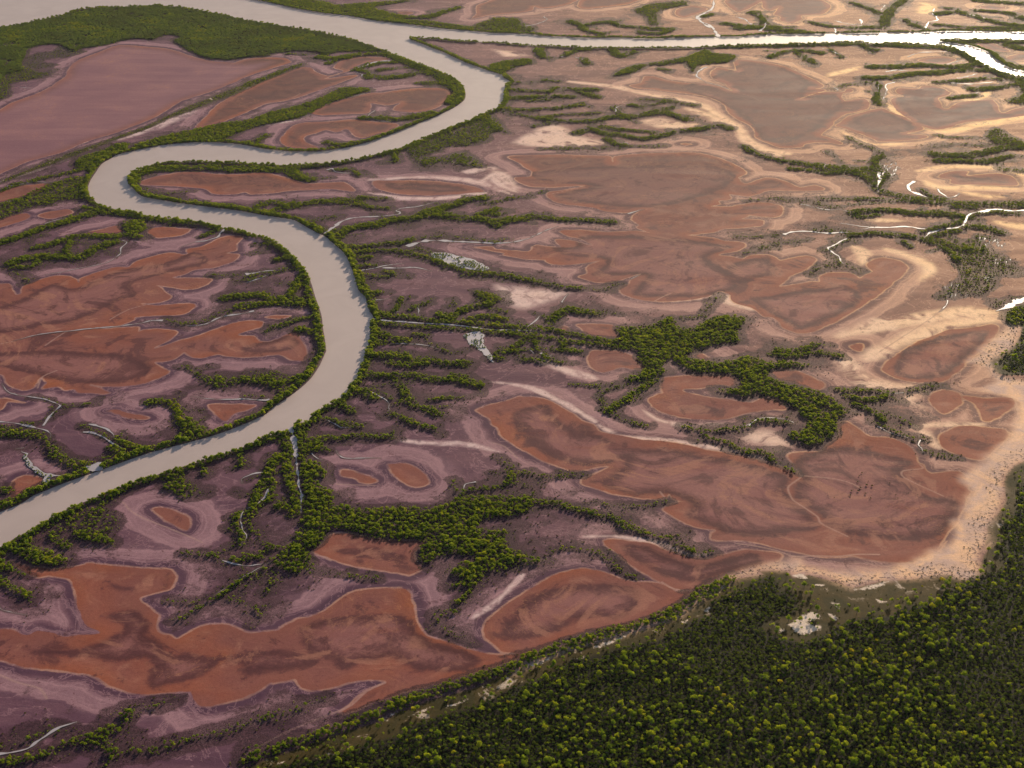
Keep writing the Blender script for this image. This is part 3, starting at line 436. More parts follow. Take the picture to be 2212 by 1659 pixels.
FOREST = "13:300,1640 500,1590 700,1540 900,1480 1050,1440 1200,1350 1400,1280 1600,1230 1800,1140|23:150,1090 300,1040 450,980 550,910 700,870 850,840 1000,790 1150,770 1300,700 1420,620 1500,600 1560,580 1560,490 1700,440 1850,360 2020,340|33:120,350 250,310 300,420 400,440 430,530 350,590 230,600 170,660 250,720 380,760 500,770 650,700 750,640 900,600 1100,590 1150,540 1290,510 1420,470 1450,420 1640,330 1800,290 1900,240 1840,170 1890,80|32:2030,1560 2080,1450 2040,1400 2080,1350 2150,1260 2170,1180 2212,1050 2700,900|33:2700,2400|13:-100,2400 150,1700"
FOREST_EAST = "31:2080,1500 2130,1440 2190,1400 2230,1280 2700,1150|32:2700,230 2212,205 2150,170 2060,150 2050,90 2080,30"
MEADOWS = []
# dark-ringed grey middles of the larger pans
INNER = [
"13:400,660 560,610 750,590 900,580 1050,570 1150,620 1200,700 1300,770 1500,820 1650,900 1550,960 1400,980 1200,960 1050,880 950,890 800,920 680,960 560,870 450,850 400,760",
"03:580,820 750,760 880,690 880,640 780,620 730,590 850,545 960,565 1040,640 1020,720 1130,780 1200,870 1300,850 1480,880 1620,870|13:0,850 200,830 400,860 500,900 400,950 250,970 0,1000|03:1700,930 1560,900 1500,950 1350,1030 1080,1090 1050,1040 1110,930 1000,890 850,910 700,880 580,860",
"03:780,365 900,380 960,400 880,410","03:240,840 400,830 560,830 560,870 400,860",
"22:180,500 300,460 430,450 520,560 650,640 850,680 1000,760 1250,780 1400,780 1600,830 1850,870|32:300,960 380,1010 370,1120 560,1280 600,1400|22:1900,1440 1700,1370 1500,1290 1560,1200 1350,1120 1100,1130 900,1080 850,1030 1000,930 1050,840 900,890 700,900 500,850 350,780 250,690 190,600",
"23:80,700 200,530 330,430 550,370 800,370 1000,400 1040,480 980,570 870,610 750,590 600,620 480,680 300,730 150,750",
"23:930,100 1100,100 1250,180 1450,230 1700,180 1850,150 1900,220 1700,270 1450,340 1250,310 1050,210",
"32:430,870 600,800 800,760 1000,790 1250,850 1350,880 1250,950 1290,1010 1500,1150 1650,1150 1700,1250 1600,1400 1400,1480 1000,1450 750,1380 640,1290 480,1180 430,1090 520,1000",
"31:120,1040 350,1000 650,960 800,930 950,1000 900,1100 700,1200 500,1270 330,1190 200,1110","31:0,760 200,730 300,800 250,850 100,900 0,920 -120,850",
"21:330,60 900,20 1700,20 1880,100 1700,220 1300,330 900,320 600,270 500,240 800,170 500,140 350,110",
"21:700,560 1100,560 1500,590 1850,640 1650,720 1800,820 1900,950 1600,1020 1100,1010 1200,860 900,860 780,850 900,740 560,700 480,640 650,640",
"30:-100,560 60,490 350,530 560,640 500,740 760,740 800,830 700,900 600,1000 400,1090 200,1080 100,940 -100,800 -400,680",
"30:1240,760 1400,690 1600,690 1500,780 1600,860 1900,800 1980,850 1750,920 1500,970 1350,900","30:900,920 1100,860 1300,930 1350,990 1200,1030 1000,1010",
"01:150,1050 400,930 600,960 900,830 1300,760 1500,680 1600,760 1250,850 1000,930 1050,1000 900,1060 600,1200 300,1250 0,1300 -200,1200",
"02:-200,60 300,20 700,40 1000,60 1150,160 1000,250 700,270 400,230 200,180 50,150","11:0,1400 150,1380 330,1330 400,1380 350,1430 200,1450 0,1450",
"22:1480,470 1600,440 1750,480 1600,510","10:1080,1420 1300,1420 1600,1440 1700,1470 1500,1480 1300,1460 1150,1460","13:620,120 900,110 1100,160 1080,190 800,170",
"31:1280,1440 1600,1330 1850,1290 1950,1300 1850,1420 1700,1530 1300,1570","32:1200,150 1300,40 1500,10 1750,60 1650,190 1450,240 1280,220","31:1650,90 1850,110 1950,115 1800,130",
]
# bare white sand showing through the coastal grass
WHITE = ["33:440,590 530,555 600,600 500,640 600,660 560,700 440,720 350,650 380,635","33:640,565 710,600 700,632 655,600","33:260,650 335,690 300,705","33:650,495 720,500 720,545 690,520","33:970,465 1060,492 1000,502","33:810,405 950,368 1075,338 1000,392 880,408",
"23:1335,632 1395,608 1372,645","23:1475,556 1552,518 1530,560","23:715,806 850,756 965,716 900,764 760,815","23:525,896 700,868 640,894","23:265,938 450,866 400,904 290,946","13:1385,1236 1565,1176 1500,1215","13:1140,1296 1305,1226 1240,1275","13:490,1596 675,1520 600,1556","13:190,1646 275,1606 260,1634","13:940,1318 1110,1246 1000,1306","33:1950,-20 2000,20 1980,60","33:380,300 470,290 500,330 420,320","33:540,370 610,360 600,385"]
STRIP_GRASS = "00:0,1395 200,1312 400,1232 600,1160 800,1090 900,1050 1050,1000 1150,960 1300,890 1450,820 1600,760 1800,680 2000,600 2212,530 2212,565 2000,645 1800,735 1600,805 1450,865 1300,915 1150,995 1050,1030 900,1080 800,1120 600,1195 400,1265 200,1345 0,1420"
DARKS = ["33:1180,-40 1100,30","32:1370,870 1420,850 1470,880 1430,890"]

# ------------------------------------------------------------------ ground grid and survey fields
rng = np.random.default_rng(7)
def ground_y(row_px):
    yn = (829.5 - row_px) / FPX
    return CAM_H * (CP + yn * SP) / (SP - yn * CP)

rows = list(np.arange(1770.0, -262.0, -2.0))
Y = [ground_y(r) for r in rows]
near = list(np.linspace(-1200, Y[0] - 8, 14))
far = []
yy, st = Y[-1], (Y[-1] - Y[-2])
while yy < 26000:
    st *= 1.12
    yy += st
    far.append(yy)
GY = np.array(near + Y + far)
DEP = np.maximum(GY * CP + CAM_H * SP, 600.0)
core = np.arange(-1330.0, 1331.0, 2.0) / FPX
side, q, st = [], core[-1], 2.0 / FPX
while q < 2.6:
    st *= 1.2
    q += st
    side.append(q)
GU = np.concatenate([-np.array(side)[::-1], core, np.array(side)])
NR, NC = len(GY), len(GU)
GX = GU[None, :] * DEP[:, None]
GYY = np.repeat(GY[:, None], NC, 1)

def hash2(ix, iy, seed):
    with np.errstate(over='ignore'):
        h = (ix.astype(np.int64) * 374761393 + iy.astype(np.int64) * 668265263 + seed * 974634777) & 0x7fffffff
        h = ((h ^ (h >> 13)) * 1274126177) & 0x7fffffff
        h = h ^ (h >> 16)
    return (h & 0xffff) / 65535.0

def vnoise(x, y, scale, seed=0, octv=3):
    """value noise, -1..1"""
    out, amp, tot = 0.0, 1.0, 0.0
    for o in range(octv):
        fx, fy = x / scale, y / scale
        ix, iy = np.floor(fx).astype(np.int64), np.floor(fy).astype(np.int64)
        tx, ty = fx - ix, fy - iy
        tx, ty = tx * tx * (3 - 2 * tx), ty * ty * (3 - 2 * ty)
        a, b = hash2(ix, iy, seed + o), hash2(ix + 1, iy, seed + o)
        c, d = hash2(ix, iy + 1, seed + o), hash2(ix + 1, iy + 1, seed + o)
        out = out + amp * ((a + (b - a) * tx) * (1 - ty) + (c + (d - c) * tx) * ty)
        tot += amp
        amp *= 0.5
        scale *= 0.5
    return out / tot * 2 - 1

def sst(a, b, x):
    t = np.clip((x - a) / (b - a), 0, 1)
    return t * t * (3 - 2 * t)

def seg_dist(field, P, closed, margin, wid=None):
    """lower field (2-D) to the distance from the line; wid = half width along the line to subtract"""
    N = len(P)
    for i in range(N if closed else N - 1):
        a, b = P[i], P[(i + 1) % N]
        w = 0.0 if wid is None else max(wid[i], wid[(i + 1) % N])
        m = margin + w
        r0 = np.searchsorted(GY, min(a[1], b[1]) - m)
        r1 = np.searchsorted(GY, max(a[1], b[1]) + m)
        if r1 <= r0:
            continue
        x0, x1 = min(a[0], b[0]) - m, max(a[0], b[0]) + m
        d0, d1 = DEP[r0], DEP[r1 - 1]
        c0 = np.searchsorted(GU, min(x0 / d0, x0 / d1))
        c1 = np.searchsorted(GU, max(x1 / d0, x1 / d1))
        if c1 <= c0:
            continue
        X, Yv = GX[r0:r1, c0:c1], GYY[r0:r1, c0:c1]
        ex, ey = b[0] - a[0], b[1] - a[1]
        L = ex * ex + ey * ey + 1e-9
        t = np.clip(((X - a[0]) * ex + (Yv - a[1]) * ey) / L, 0, 1)
        d = np.hypot(X - a[0] - t * ex, Yv - a[1] - t * ey)
        if wid is not None:
            d = d - (wid[i] + t * (wid[(i + 1) % N] - wid[i]))
        np.minimum(field[r0:r1, c0:c1], d, out=field[r0:r1, c0:c1])

def fill(P):
    flips = np.zeros((NR, NC + 1), np.int16)
    N = len(P)
    for i in range(N):
        a, b = P[i], P[(i + 1) % N]
        if a[1] == b[1]:
            continue
        lo, hi = (a, b) if a[1] < b[1] else (b, a)
        r0, r1 = np.searchsorted(GY, lo[1]), np.searchsorted(GY, hi[1])
        if r1 <= r0:
            continue
        rr = np.arange(r0, r1)
        xc = lo[0] + (hi[0] - lo[0]) * (GY[rr] - lo[1]) / (hi[1] - lo[1])
        idx = np.searchsorted(GU, xc / DEP[rr])
        np.add.at(flips, (rr, idx), 1)
    return (np.cumsum(flips, 1)[:, :NC] % 2).astype(bool)

def signed(P, margin):
    d = np.full((NR, NC), margin, np.float64)
    seg_dist(d, P, True, margin)
    return np.where(fill(P), d, -d)

# wobble the surveyed outlines a little so that no edge is drawn with a ruler
WOB = vnoise(GX, GYY, 26, 3, 4)
WOB2 = vnoise(GX, GYY, 9, 11, 3)
CLEAR = vnoise(GX, GYY, 20, 23, 2)
FARF = sst(1300, 1900, GYY)
RAG = sst(-.95, -.25, vnoise(GX, GYY, 13, 17, 2))

river_line = smooth(survey(RIVER), True, 3)
river = signed(river_line, 60.0)
pan = np.full((NR, NC), -60.0)
for s in PANS:
    d_ = signed(smooth(survey(s), True, 4), 60.0)
    np.maximum(pan, d_, out=pan)
    if s.startswith('00:-300,950'):
        calm = sst(-12, 25, d_)            # the wide plain flat at the upper left

inner = np.full((NR, NC), -40.0)
for s in INNER:
    np.maximum(inner, signed(smooth(survey(s), True, 4), 40.0), out=inner)
white = np.full((NR, NC), -8.0)
for s in WHITE:
    np.maximum(white, signed(smooth(survey(s), True, 3), 8.0), out=white)
veg_d = np.full((NR, NC), 45.0)          # distance to the edge of the nearest thicket (negative inside)
veg_off = np.full((NR, NC), 20.0)
veg_n = np.zeros((NR, NC))               # how closely trees stand
for w, s in BANDS:
    P = smooth(survey(s), False, 3)
    d = np.full((NR, NC), 45.0)
    seg_dist(d, P, False, 45.0)
    d -= w * 0.5 + .3
    np.minimum(veg_d, d, out=veg_d)
    veg_n = np.maximum(veg_n, np.where(d < WOB2 * (2.4 + 2 * FARF) + WOB * (1.2 + 7 * FARF) + FARF, (1.0 if w > 4 else 0.8) * (.55 + .45 * RAG) * (1 - .4 * FARF * (1 - RAG)), 0))
def offshoots(P, w, seed):
    """short feathery side branches where trees follow small drains"""
    r = np.random.default_rng(seed)
    L = np.concatenate([[0], np.cumsum(np.linalg.norm(np.diff(P, axis=0), axis=1))])
    at = 6.0
    while at < L[-1]:
        j = min(np.searchsorted(L, at), len(P) - 1)
        t = P[j] - P[j - 1]
        a = math.atan2(t[1], t[0]) + r.choice((-1, 1)) * r.uniform(.35, 1.1) + (math.pi if r.uniform() < .3 else 0)
        n, ln = 5, r.uniform(.6, 2.4) * (6 + w)
        pts, p = [], P[j].copy()
        for k in range(n):
            pts.append(p.copy())
            a += r.uniform(-.3, .3)
            p = p + np.array((math.cos(a), math.sin(a) * .8)) * ln / n
        yield np.array(pts), np.linspace(min(w * .28, 2.2), .5, n)
        at += r.uniform(8, 24)

for k, (w, s) in enumerate(BANDS):
    P = smooth(survey(s), False, 3)
    for Q, wid in offshoots(P, w, 900 + k):
        seg_dist(veg_off, Q, False, 20.0, wid)
for dn, s in THICK:
    d = -signed(smooth(survey(s), True, 2), 45.0)
    np.minimum(veg_d, d, out=veg_d)
    veg_n = np.maximum(veg_n, np.where(d < WOB2 * 3.4 + WOB * 2.5 - .5, dn * np.where(CLEAR < -.6, .5, 1.0) * (.85 + .15 * RAG if dn > .97 else .6 + .4 * RAG), 0))
ok_off = (veg_off < WOB2 * .8) & (pan < -2) & (river < 0)
veg_n = np.maximum(veg_n, np.where(ok_off, .8, 0))
veg_d = np.where(pan < -2, np.minimum(veg_d, np.where(veg_off < 20, veg_off, 45.0)), veg_d)
fr = -river - (6.8 + 3.5 * WOB)           # trees along every bank of the river
fringe = (river < 0) & (fr < 0)
np.minimum(veg_d, np.where(river < 0, fr, 3.0), out=veg_d)
veg_n = np.maximum(veg_n, np.where(fringe, 1.0, 0))

creek = np.full((NR, NC), 12.0)
creek_lines = []
for w0, w1, s in CREEKS:
    P = smooth(survey(s), False, 3)
    n = len(P)
    run = np.concatenate([[0], np.cumsum(np.linalg.norm(np.diff(P, axis=0), axis=1))])
    st = np.arange(0, run[-1], 1.5)
    if len(st) > 4:
        P = np.stack([np.interp(st, run, P[:, 0]), np.interp(st, run, P[:, 1])], 1)
        run, n = st, len(st)
    far = 1 + .8 * (P[0, 1] > 1500)
    P = P + np.stack([vnoise(P[:, 0], P[:, 1], 14, 55, 3), vnoise(P[:, 0], P[:, 1], 14, 56, 3)], 1) * 1.5 * far
    rough = np.clip(.62 + 1.1 * vnoise(P[:, 0], P[:, 1], 7 * far, 57, 3), .08, 1.6)
    wid = np.linspace(w0, w1, n) * 0.42 * rough * (.1 + .9 * sst(0, 16, run[-1] - run))
    creek_lines.append((P, wid))
    seg_dist(creek, P, False, 12.0, wid)
pool = np.full((NR, NC), -12.0)
pool_lines = []
for s in POOLS:
    P = smooth(survey(s), True, 12)
    P = P + np.stack([vnoise(P[:, 0], P[:, 1], 6, 61, 2), vnoise(P[:, 0], P[:, 1], 6, 62, 2)], 1) * 2.6
    pool_lines.append(P)
    np.maximum(pool, signed(P, 12.0), out=pool)

sand = np.zeros((NR, NC))
for w, s in SANDS:
    d = np.full((NR, NC), 60.0)
    P = smooth(survey(s), False, 4)
    tp = np.sin(np.pi * np.linspace(.04, .96, len(P))) ** .6 * w * .5
    seg_dist(d, P, False, 60.0, tp)
    sand = np.maximum(sand, 1 - sst(-w * .35, w * .45, d + WOB * w * .45 + WOB2 * 1.5))
for s in SANDAREA:
    d = signed(smooth(survey(s), True, 3), 30.0)
    sand = np.maximum(sand, sst(-6, 12, d + WOB * 6))
thread = np.full((NR, NC), 20.0)
for s in THREADS:
    P = survey(s)
    if len(P) > 1:
        seg_dist(thread, smooth(P, False, 3), False, 20.0)

land = np.maximum(signed(smooth(survey(LAND_SOUTH), True, 2), 40.0), signed(smooth(survey(LAND_EAST), True, 2), 40.0))
np.maximum(land, signed(survey(STRIP_GRASS), 40.0) - 1.0, out=land)
shore = signed(smooth(survey(SHORE), True, 2), 40.0)
forest = np.maximum(signed(smooth(survey(FOREST), True, 2), 40.0), signed(smooth(survey(FOREST_EAST), True, 2), 40.0))
meadow = np.full((NR, NC), -40.0)
for s in MEADOWS:
    np.maximum(meadow, signed(smooth(survey(s), True, 3), 40.0), out=meadow)
veg_n = np.where(meadow > 0, .55, veg_n)

pan_w = pan + WOB * 2.4 + WOB2 * 1.0 + vnoise(GX, GYY, 4, 19, 2) * .5
# boggy, dark, root-filled mud reaches a ragged distance out of every thicket
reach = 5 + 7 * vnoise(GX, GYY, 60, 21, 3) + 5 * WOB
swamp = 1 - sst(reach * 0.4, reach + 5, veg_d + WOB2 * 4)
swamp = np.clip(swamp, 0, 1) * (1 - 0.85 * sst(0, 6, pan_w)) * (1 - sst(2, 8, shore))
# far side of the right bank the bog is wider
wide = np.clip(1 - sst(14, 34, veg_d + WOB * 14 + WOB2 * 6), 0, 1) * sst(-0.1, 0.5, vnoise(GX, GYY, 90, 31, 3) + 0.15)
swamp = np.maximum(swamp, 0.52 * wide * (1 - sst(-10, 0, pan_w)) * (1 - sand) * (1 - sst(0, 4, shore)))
warm = sst(-250, 900, GX + 0.18 * (GYY - 1500) + WOB * 60)  # low-sun glow painted into the ground tint: darker mauve west, golden east

Z = np.where(river > -1, -1.6 * sst(0, 5, river), 0.0)
Z = Z + np.where((river < 0) & (np.abs(GX) < 3000), 0.35 * sst(0, 30, -river) * (0.5 + 0.5 * vnoise(GX, GYY, 120, 5, 2)), 0)
Z = Z * sst(0, 4, -river) + np.where(river > 0, Z, 0)
Z -= 0.25 * sst(0, 18, pan)

def vfield(name, me, a):
    at = me.attributes.new(name, 'FLOAT', 'POINT')
    at.data.foreach_set('value', np.ascontiguousarray(a, dtype=np.float32).ravel())

def prop(o, label=None, cat=None, group=None, kind=None):
    for k, v in (('label', label), ('category', cat), ('group', group), ('kind', kind)):
        if v:
            o[k] = v
    return o

me = bpy.data.meshes.new('ground')
co = np.stack([GX, GYY, Z], -1).reshape(-1, 3).astype(np.float32)
me.vertices.add(NR * NC)
me.vertices.foreach_set('co', co.ravel())
ii = np.arange(NR * NC).reshape(NR, NC)
quads = np.stack([ii[:-1, :-1], ii[:-1, 1:], ii[1:, 1:], ii[1:, :-1]], -1).reshape(-1, 4)
nf = len(quads)
me.loops.add(nf * 4)
me.loops.foreach_set('vertex_index', quads.ravel().astype(np.int32))
me.polygons.add(nf)
me.polygons.foreach_set('loop_start', np.arange(0, nf * 4, 4, dtype=np.int32))
me.polygons.foreach_set('use_smooth', np.ones(nf, dtype=bool))
me.update()
for n, a in (('pan', pan_w), ('bog', swamp), ('sand', sand), ('thread', thread), ('land', land + WOB * 2.5 + WOB2), ('shore', shore + WOB * 4 + WOB2 * 2),
             ('forest', forest), ('meadow', meadow + WOB * 6), ('warm', warm), ('river', river), ('creek', np.minimum(creek, -pool)), ('grove', veg_d), ('calm', calm), ('inner', inner), ('white', white)):
    vfield(n, me, a)
ground_ob = bpy.data.objects.new('ground', me)
COL.objects.link(ground_ob)
prop(ground_ob, 'red and mauve tidal mud flats with pale rims, bog and forest floor', 'ground', kind='structure')

# ------------------------------------------------------------------ materials
class NT:
    def __init__(self, name):
        self.m = bpy.data.materials.new(name)
        self.m.use_nodes = True
        self.t = self.m.node_tree
        self.t.nodes.clear()
    def n(self, typ, **kw):
        nd = self.t.nodes.new(typ)
        for k, v in kw.items():
            setattr(nd, k, v)
        return nd
    def link(self, a, b):
        self.t.links.new(a, b)
    def set(self, sock, v):
        if hasattr(v, 'is_output') or hasattr(v, 'links'):
            self.link(v, sock)
        elif isinstance(v, (tuple, list)) and len(v) == 3 and sock.type == 'RGBA':
            sock.default_value = (*v, 1)
        else:
            sock.default_value = v
    def math(self, op, a, b=None, c=None, clamp=False):
        nd = self.n('ShaderNodeMath', operation=op, use_clamp=clamp)
        for i, v in enumerate((a, b, c)):
            if v is not None:
                self.set(nd.inputs[i], v)
        return nd.outputs[0]
    def mix(self, f, a, b, mode='MIX'):
        nd = self.n('ShaderNodeMix', data_type='RGBA', blend_type=mode)
        self.set(nd.inputs[0], f)
        self.set(nd.inputs[6], a)
        self.set(nd.inputs[7], b)
        return nd.outputs[2]
    def step(self, a, b, x):
        nd = self.n('ShaderNodeMapRange', interpolation_type='SMOOTHSTEP')
        self.set(nd.inputs[0], x)
        self.set(nd.inputs[1], a)
        self.set(nd.inputs[2], b)
        return nd.outputs[0]
    def attr(self, name):
        return self.n('ShaderNodeAttribute', attribute_name=name).outputs['Fac']
    def noise(self, vec, scale, detail=4, rough=0.55, dist=0.0):
        nd = self.n('ShaderNodeTexNoise')
        self.link(vec, nd.inputs['Vector'])
        nd.inputs['Scale'].default_value = scale
        nd.inputs['Detail'].default_value = detail
        nd.inputs['Roughness'].default_value = rough
        nd.inputs['Distortion'].default_value = dist
        return nd.outputs[0]
    def bump(self, x, y):
        """1 between x and y of a value, soft edges"""
        return None

def ground_material():
    g = NT('tidal_mud')
    geo = g.n('ShaderNodeNewGeometry')
    pos = geo.outputs['Position']
    n_big = g.noise(pos, 0.012, 5, 0.6, 0.6)
    n_mid = g.noise(pos, 0.045, 6, 0.62, 0.8)
    n_fine = g.noise(pos, 0.35, 5, 0.7)
    n_grain = g.noise(pos, 1.1, 3, 0.75)
    mp = g.n('ShaderNodeMapping')
    mp.inputs['Rotation'].default_value = (0, 0, 0.35)
    mp.inputs['Scale'].default_value = (0.006, 0.03, 0.02)
    g.link(pos, mp.inputs['Vector'])
    n_streak = g.noise(mp.outputs[0], 1.0, 5, 0.6, 1.2)
    pan, bog, sand, thread = g.attr('pan'), g.attr('bog'), g.attr('sand'), g.attr('thread')
    land, shore, forest, meadow, warm = g.attr('land'), g.attr('shore'), g.attr('forest'), g.attr('meadow'), g.attr('warm')
    river, creek, grove, calm = g.attr('river'), g.attr('creek'), g.attr('grove'), g.attr('calm')
    # open mud: silt to sand, with the low sun's mauve-to-gold falloff painted in
    mud = g.mix(warm, (.128, .068, .088), (.330, .175, .096))
    mud_d = g.mix(warm, (.066, .033, .056), (.160, .082, .056))
    k = g.step(.38, .66, n_streak)
    col = g.mix(g.math('MULTIPLY', k, .55), mud, mud_d)
    wn = g.n('ShaderNodeTexNoise', noise_dimensions='1D')
    wn.inputs['Scale'].default_value = 1.0
    wn.inputs['Detail'].default_value = 4
    wn.inputs['Roughness'].default_value = .65
    g.link(g.math('ADD', g.math('MULTIPLY', pan, .11), g.math('ADD', g.math('MULTIPLY', n_big, 5.0), g.math('MULTIPLY', n_mid, .5))), wn.inputs['W'])
    flow = wn.outputs[0]
    pale = g.mix(warm, (.29, .180, .195), (.60, .380, .225))
    # tide lines: pale and dark bands that follow the pans at a distance
    wob = g.math('ADD', pan, g.math('MULTIPLY_ADD', n_mid, 9.0, -4.5))
    b1 = g.math('MULTIPLY', g.step(-34, -18, wob), g.step(-6, -14, wob))
    col = g.mix(g.math('MULTIPLY', b1, .55), col, pale)
    b2 = g.math('MULTIPLY', g.step(-8.5, -5, pan), g.step(-1.0, -3.0, pan))
    col = g.mix(g.math('MULTIPLY', b2, .62), col, mud_d)
    ln = g.math('ABSOLUTE', g.math('ADD', pan, g.math('MULTIPLY_ADD', n_big, 8.0, 8.5)))
    col = g.mix(g.math('MULTIPLY', g.step(1.1, .2, ln), .45), col, pale)
    ln = g.math('ABSOLUTE', g.math('ADD', pan, g.math('MULTIPLY_ADD', n_big, 14.0, 15.0)))
    col = g.mix(g.math('MULTIPLY', g.step(1.2, .2, ln), .3), col, pale)
    col = g.mix(g.math('MULTIPLY', g.math('MULTIPLY', g.step(.50, .66, flow), g.step(-58, -30, pan)), .6), col, pale)
    col = g.mix(g.math('MULTIPLY', g.step(.44, .30, flow), .55), col, mud_d)
    sandc = g.mix(warm, (.46, .35, .34), (.74, .50, .25))
    col = g.mix(g.math('MULTIPLY', sand, g.step(.28, .52, n_mid)), col, sandc)
    # pans: pale lip, rust rim, dark ring, grey-tan middle
    rim_w = g.math('MULTIPLY_ADD', g.noise(pos, 0.006, 3, 0.5), 60.0, -21.0)
    rust = g.mix(g.step(.35, .65, n_mid), (.205, .076, .052), (.236, .094, .062))
    rust = g.mix(g.step(.55, .8, n_big), rust, (.30, .122, .048))
    grey = g.mix(g.step(.3, .7, n_streak), (.275, .128, .090), (.205, .086, .066))
    grey = g.mix(g.math('MULTIPLY', g.step(.8, .15, warm), .6), grey, (.205, .104, .106))
    dark = (.062, .021, .024)
    rust = g.mix(g.math('MULTIPLY', g.step(.55, .1, warm), g.step(.62, .45, g.noise(pos, .009, 3))), rust, g.mix(n_mid, (.165, .070, .062), (.215, .092, .072)))
    depth = g.math('ADD', pan, g.math('MULTIPLY_ADD', n_mid, 18.0, -9.0))
    over = g.math('ADD', g.attr('inner'), g.math('ADD', g.math('MULTIPLY_ADD', n_mid, 15.0, -7.5), g.math('MULTIPLY_ADD', n_fine, 8.0, -4.0)))
    pc = g.mix(g.math('MULTIPLY', g.step(-4, 2, over), .9), rust, dark)
    pc = g.mix(g.step(2, 15, over), pc, grey)
    patch = g.math('MULTIPLY', g.step(.55, .68, n_mid), g.step(8, 20, depth))
    pc = g.mix(g.math('MULTIPLY', patch, .55), pc, dark)
    patch = g.math('MULTIPLY', g.step(.57, .72, n_streak), g.step(3, 14, depth))
    pc = g.mix(g.math('MULTIPLY', patch, .6), pc, rust)
    swirl = g.noise(pos, 0.014, 7, .62, 2.6)
    pc = g.mix(g.math('MULTIPLY', g.math('MULTIPLY', g.step(.52, .62, swirl), g.step(2, 14, depth)), .7), pc, (.30, .155, .110))
    pc = g.mix(g.math('MULTIPLY', g.math('MULTIPLY', g.step(.46, .37, swirl), g.step(0, 10, depth)), .7), pc, dark)
    # sheet flow leaves streaks that follow the shores of the pan
    pc = g.mix(g.math('MULTIPLY', g.step(.52, .70, flow), .3), pc, dark)
    pc = g.mix(g.math('MULTIPLY', g.step(.46, .30, flow), .25), pc, (.240, .120, .085))
    pc = g.mix(g.math('MULTIPLY', g.math('MULTIPLY', g.step(.8, .15, warm), g.step(-2, 16, depth)), .2), pc, (.150, .074, .088))  # western pans dulled to mauve, the same glow falloff painted in
    sep = g.n('ShaderNodeSeparateXYZ')
    g.link(pos, sep.inputs[0])
    pc = g.mix(g.math('MULTIPLY', g.math('MULTIPLY', g.step(1250, 2000, sep.outputs[1]), g.step(3, 14, depth)), .75), pc, g.mix(g.step(.35, .65, n_streak), (.072, .034, .036), (.108, .050, .046)))
    pc = g.mix(calm, pc, g.mix(g.step(.2, .8, g.math('MULTIPLY_ADD', n_streak, .6, g.math('MULTIPLY', n_big, .4))), (.150, .076, .096), (.235, .130, .136)))
    inside = g.step(-.6, .6, pan)
    col = g.mix(inside, col, pc)
    lip = g.step(1.5, .3, g.math('ABSOLUTE', g.math('ADD', pan, .6)))
    lip = g.math('MULTIPLY', g.math('MULTIPLY', lip, g.math('MULTIPLY', g.step(.3, .55, n_mid), g.step(.25, .6, n_big))), g.math('SUBTRACT', 1.0, calm))
    col = g.mix(g.math('MULTIPLY', lip, .55), col, g.mix(warm, (.46, .28, .20), (.62, .38, .17)))
    th = g.math('MULTIPLY', g.step(1.4, .3, thread), .6)
    col = g.mix(th, col, g.mix(warm, (.30, .20, .18), (.40, .25, .16)))
    # rills: thin branching drainage lines
    nr = g.noise(pos, 0.022, 6, .62, 1.6)
    rill = g.step(.016, .003, g.math('ABSOLUTE', g.math('SUBTRACT', nr, .5)))
    col = g.mix(g.math('MULTIPLY', g.math('MULTIPLY', rill, g.math('SUBTRACT', 1.0, inside)), .45), col, pale)
    nr2 = g.noise(pos, 0.034, 6, .66, 2.2)
    rill2 = g.math('MULTIPLY', g.step(.012, .002, g.math('ABSOLUTE', g.math('SUBTRACT', nr2, .52))), g.step(.5, .62, n_big))
    col = g.mix(g.math('MULTIPLY', g.math('MULTIPLY', rill2, inside), .5), col, (.33, .17, .10))
    blot = g.math('MULTIPLY', g.step(.60, .70, g.math('MULTIPLY_ADD', n_fine, .45, g.math('MULTIPLY', n_mid, .62))), g.math('SUBTRACT', 1.0, calm))
    col = g.mix(g.math('MULTIPLY', blot, .6), col, dark)
    # bog
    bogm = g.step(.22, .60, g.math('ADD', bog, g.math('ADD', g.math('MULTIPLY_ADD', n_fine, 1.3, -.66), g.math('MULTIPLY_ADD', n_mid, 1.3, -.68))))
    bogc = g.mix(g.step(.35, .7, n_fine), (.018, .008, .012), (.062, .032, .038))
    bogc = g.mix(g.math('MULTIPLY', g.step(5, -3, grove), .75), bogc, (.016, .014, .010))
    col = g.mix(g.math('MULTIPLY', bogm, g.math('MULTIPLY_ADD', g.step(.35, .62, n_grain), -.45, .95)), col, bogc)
    # grass, forest floor, white shore
    grass = g.mix(g.step(.35, .65, n_mid), (.040, .034, .010), (.070, .050, .018))
    grass = g.mix(g.step(.62, .72, n_fine), grass, (.03, .035, .012))
    wht = g.mix(n_grain, (.36, .29, .24), (.62, .52, .43))
    bare = g.math('MULTIPLY', g.step(.60, .68, g.math('ADD', n_mid, g.math('MULTIPLY_ADD', n_fine, .2, -.1))), g.step(24, 6, land))
    grass = g.mix(g.math('MULTIPLY', bare, .8), grass, wht)
    col = g.mix(g.step(-1, 2, land), col, grass)
    shc = g.mix(g.step(.35, .65, n_mid), (.58, .385, .255), (.42, .30, .25))
    spk = g.math('MULTIPLY', g.step(.50, .60, n_fine), g.step(20, 4, g.math('ABSOLUTE', land)))
    shc = g.mix(g.math('MULTIPLY', spk, .85), shc, (.07, .05, .045))
    col = g.mix(g.math('MULTIPLY', g.step(-6, 7, shore), g.step(.18, .48, g.math('ADD', n_mid, g.math('MULTIPLY', g.step(0, 14, shore), .3)))), col, shc)
    wmask = g.step(-.5, 1.5, g.math('ADD', g.attr('white'), g.math('MULTIPLY_ADD', n_fine, 9.0, -4.8)))
    col = g.mix(wmask, col, wht)
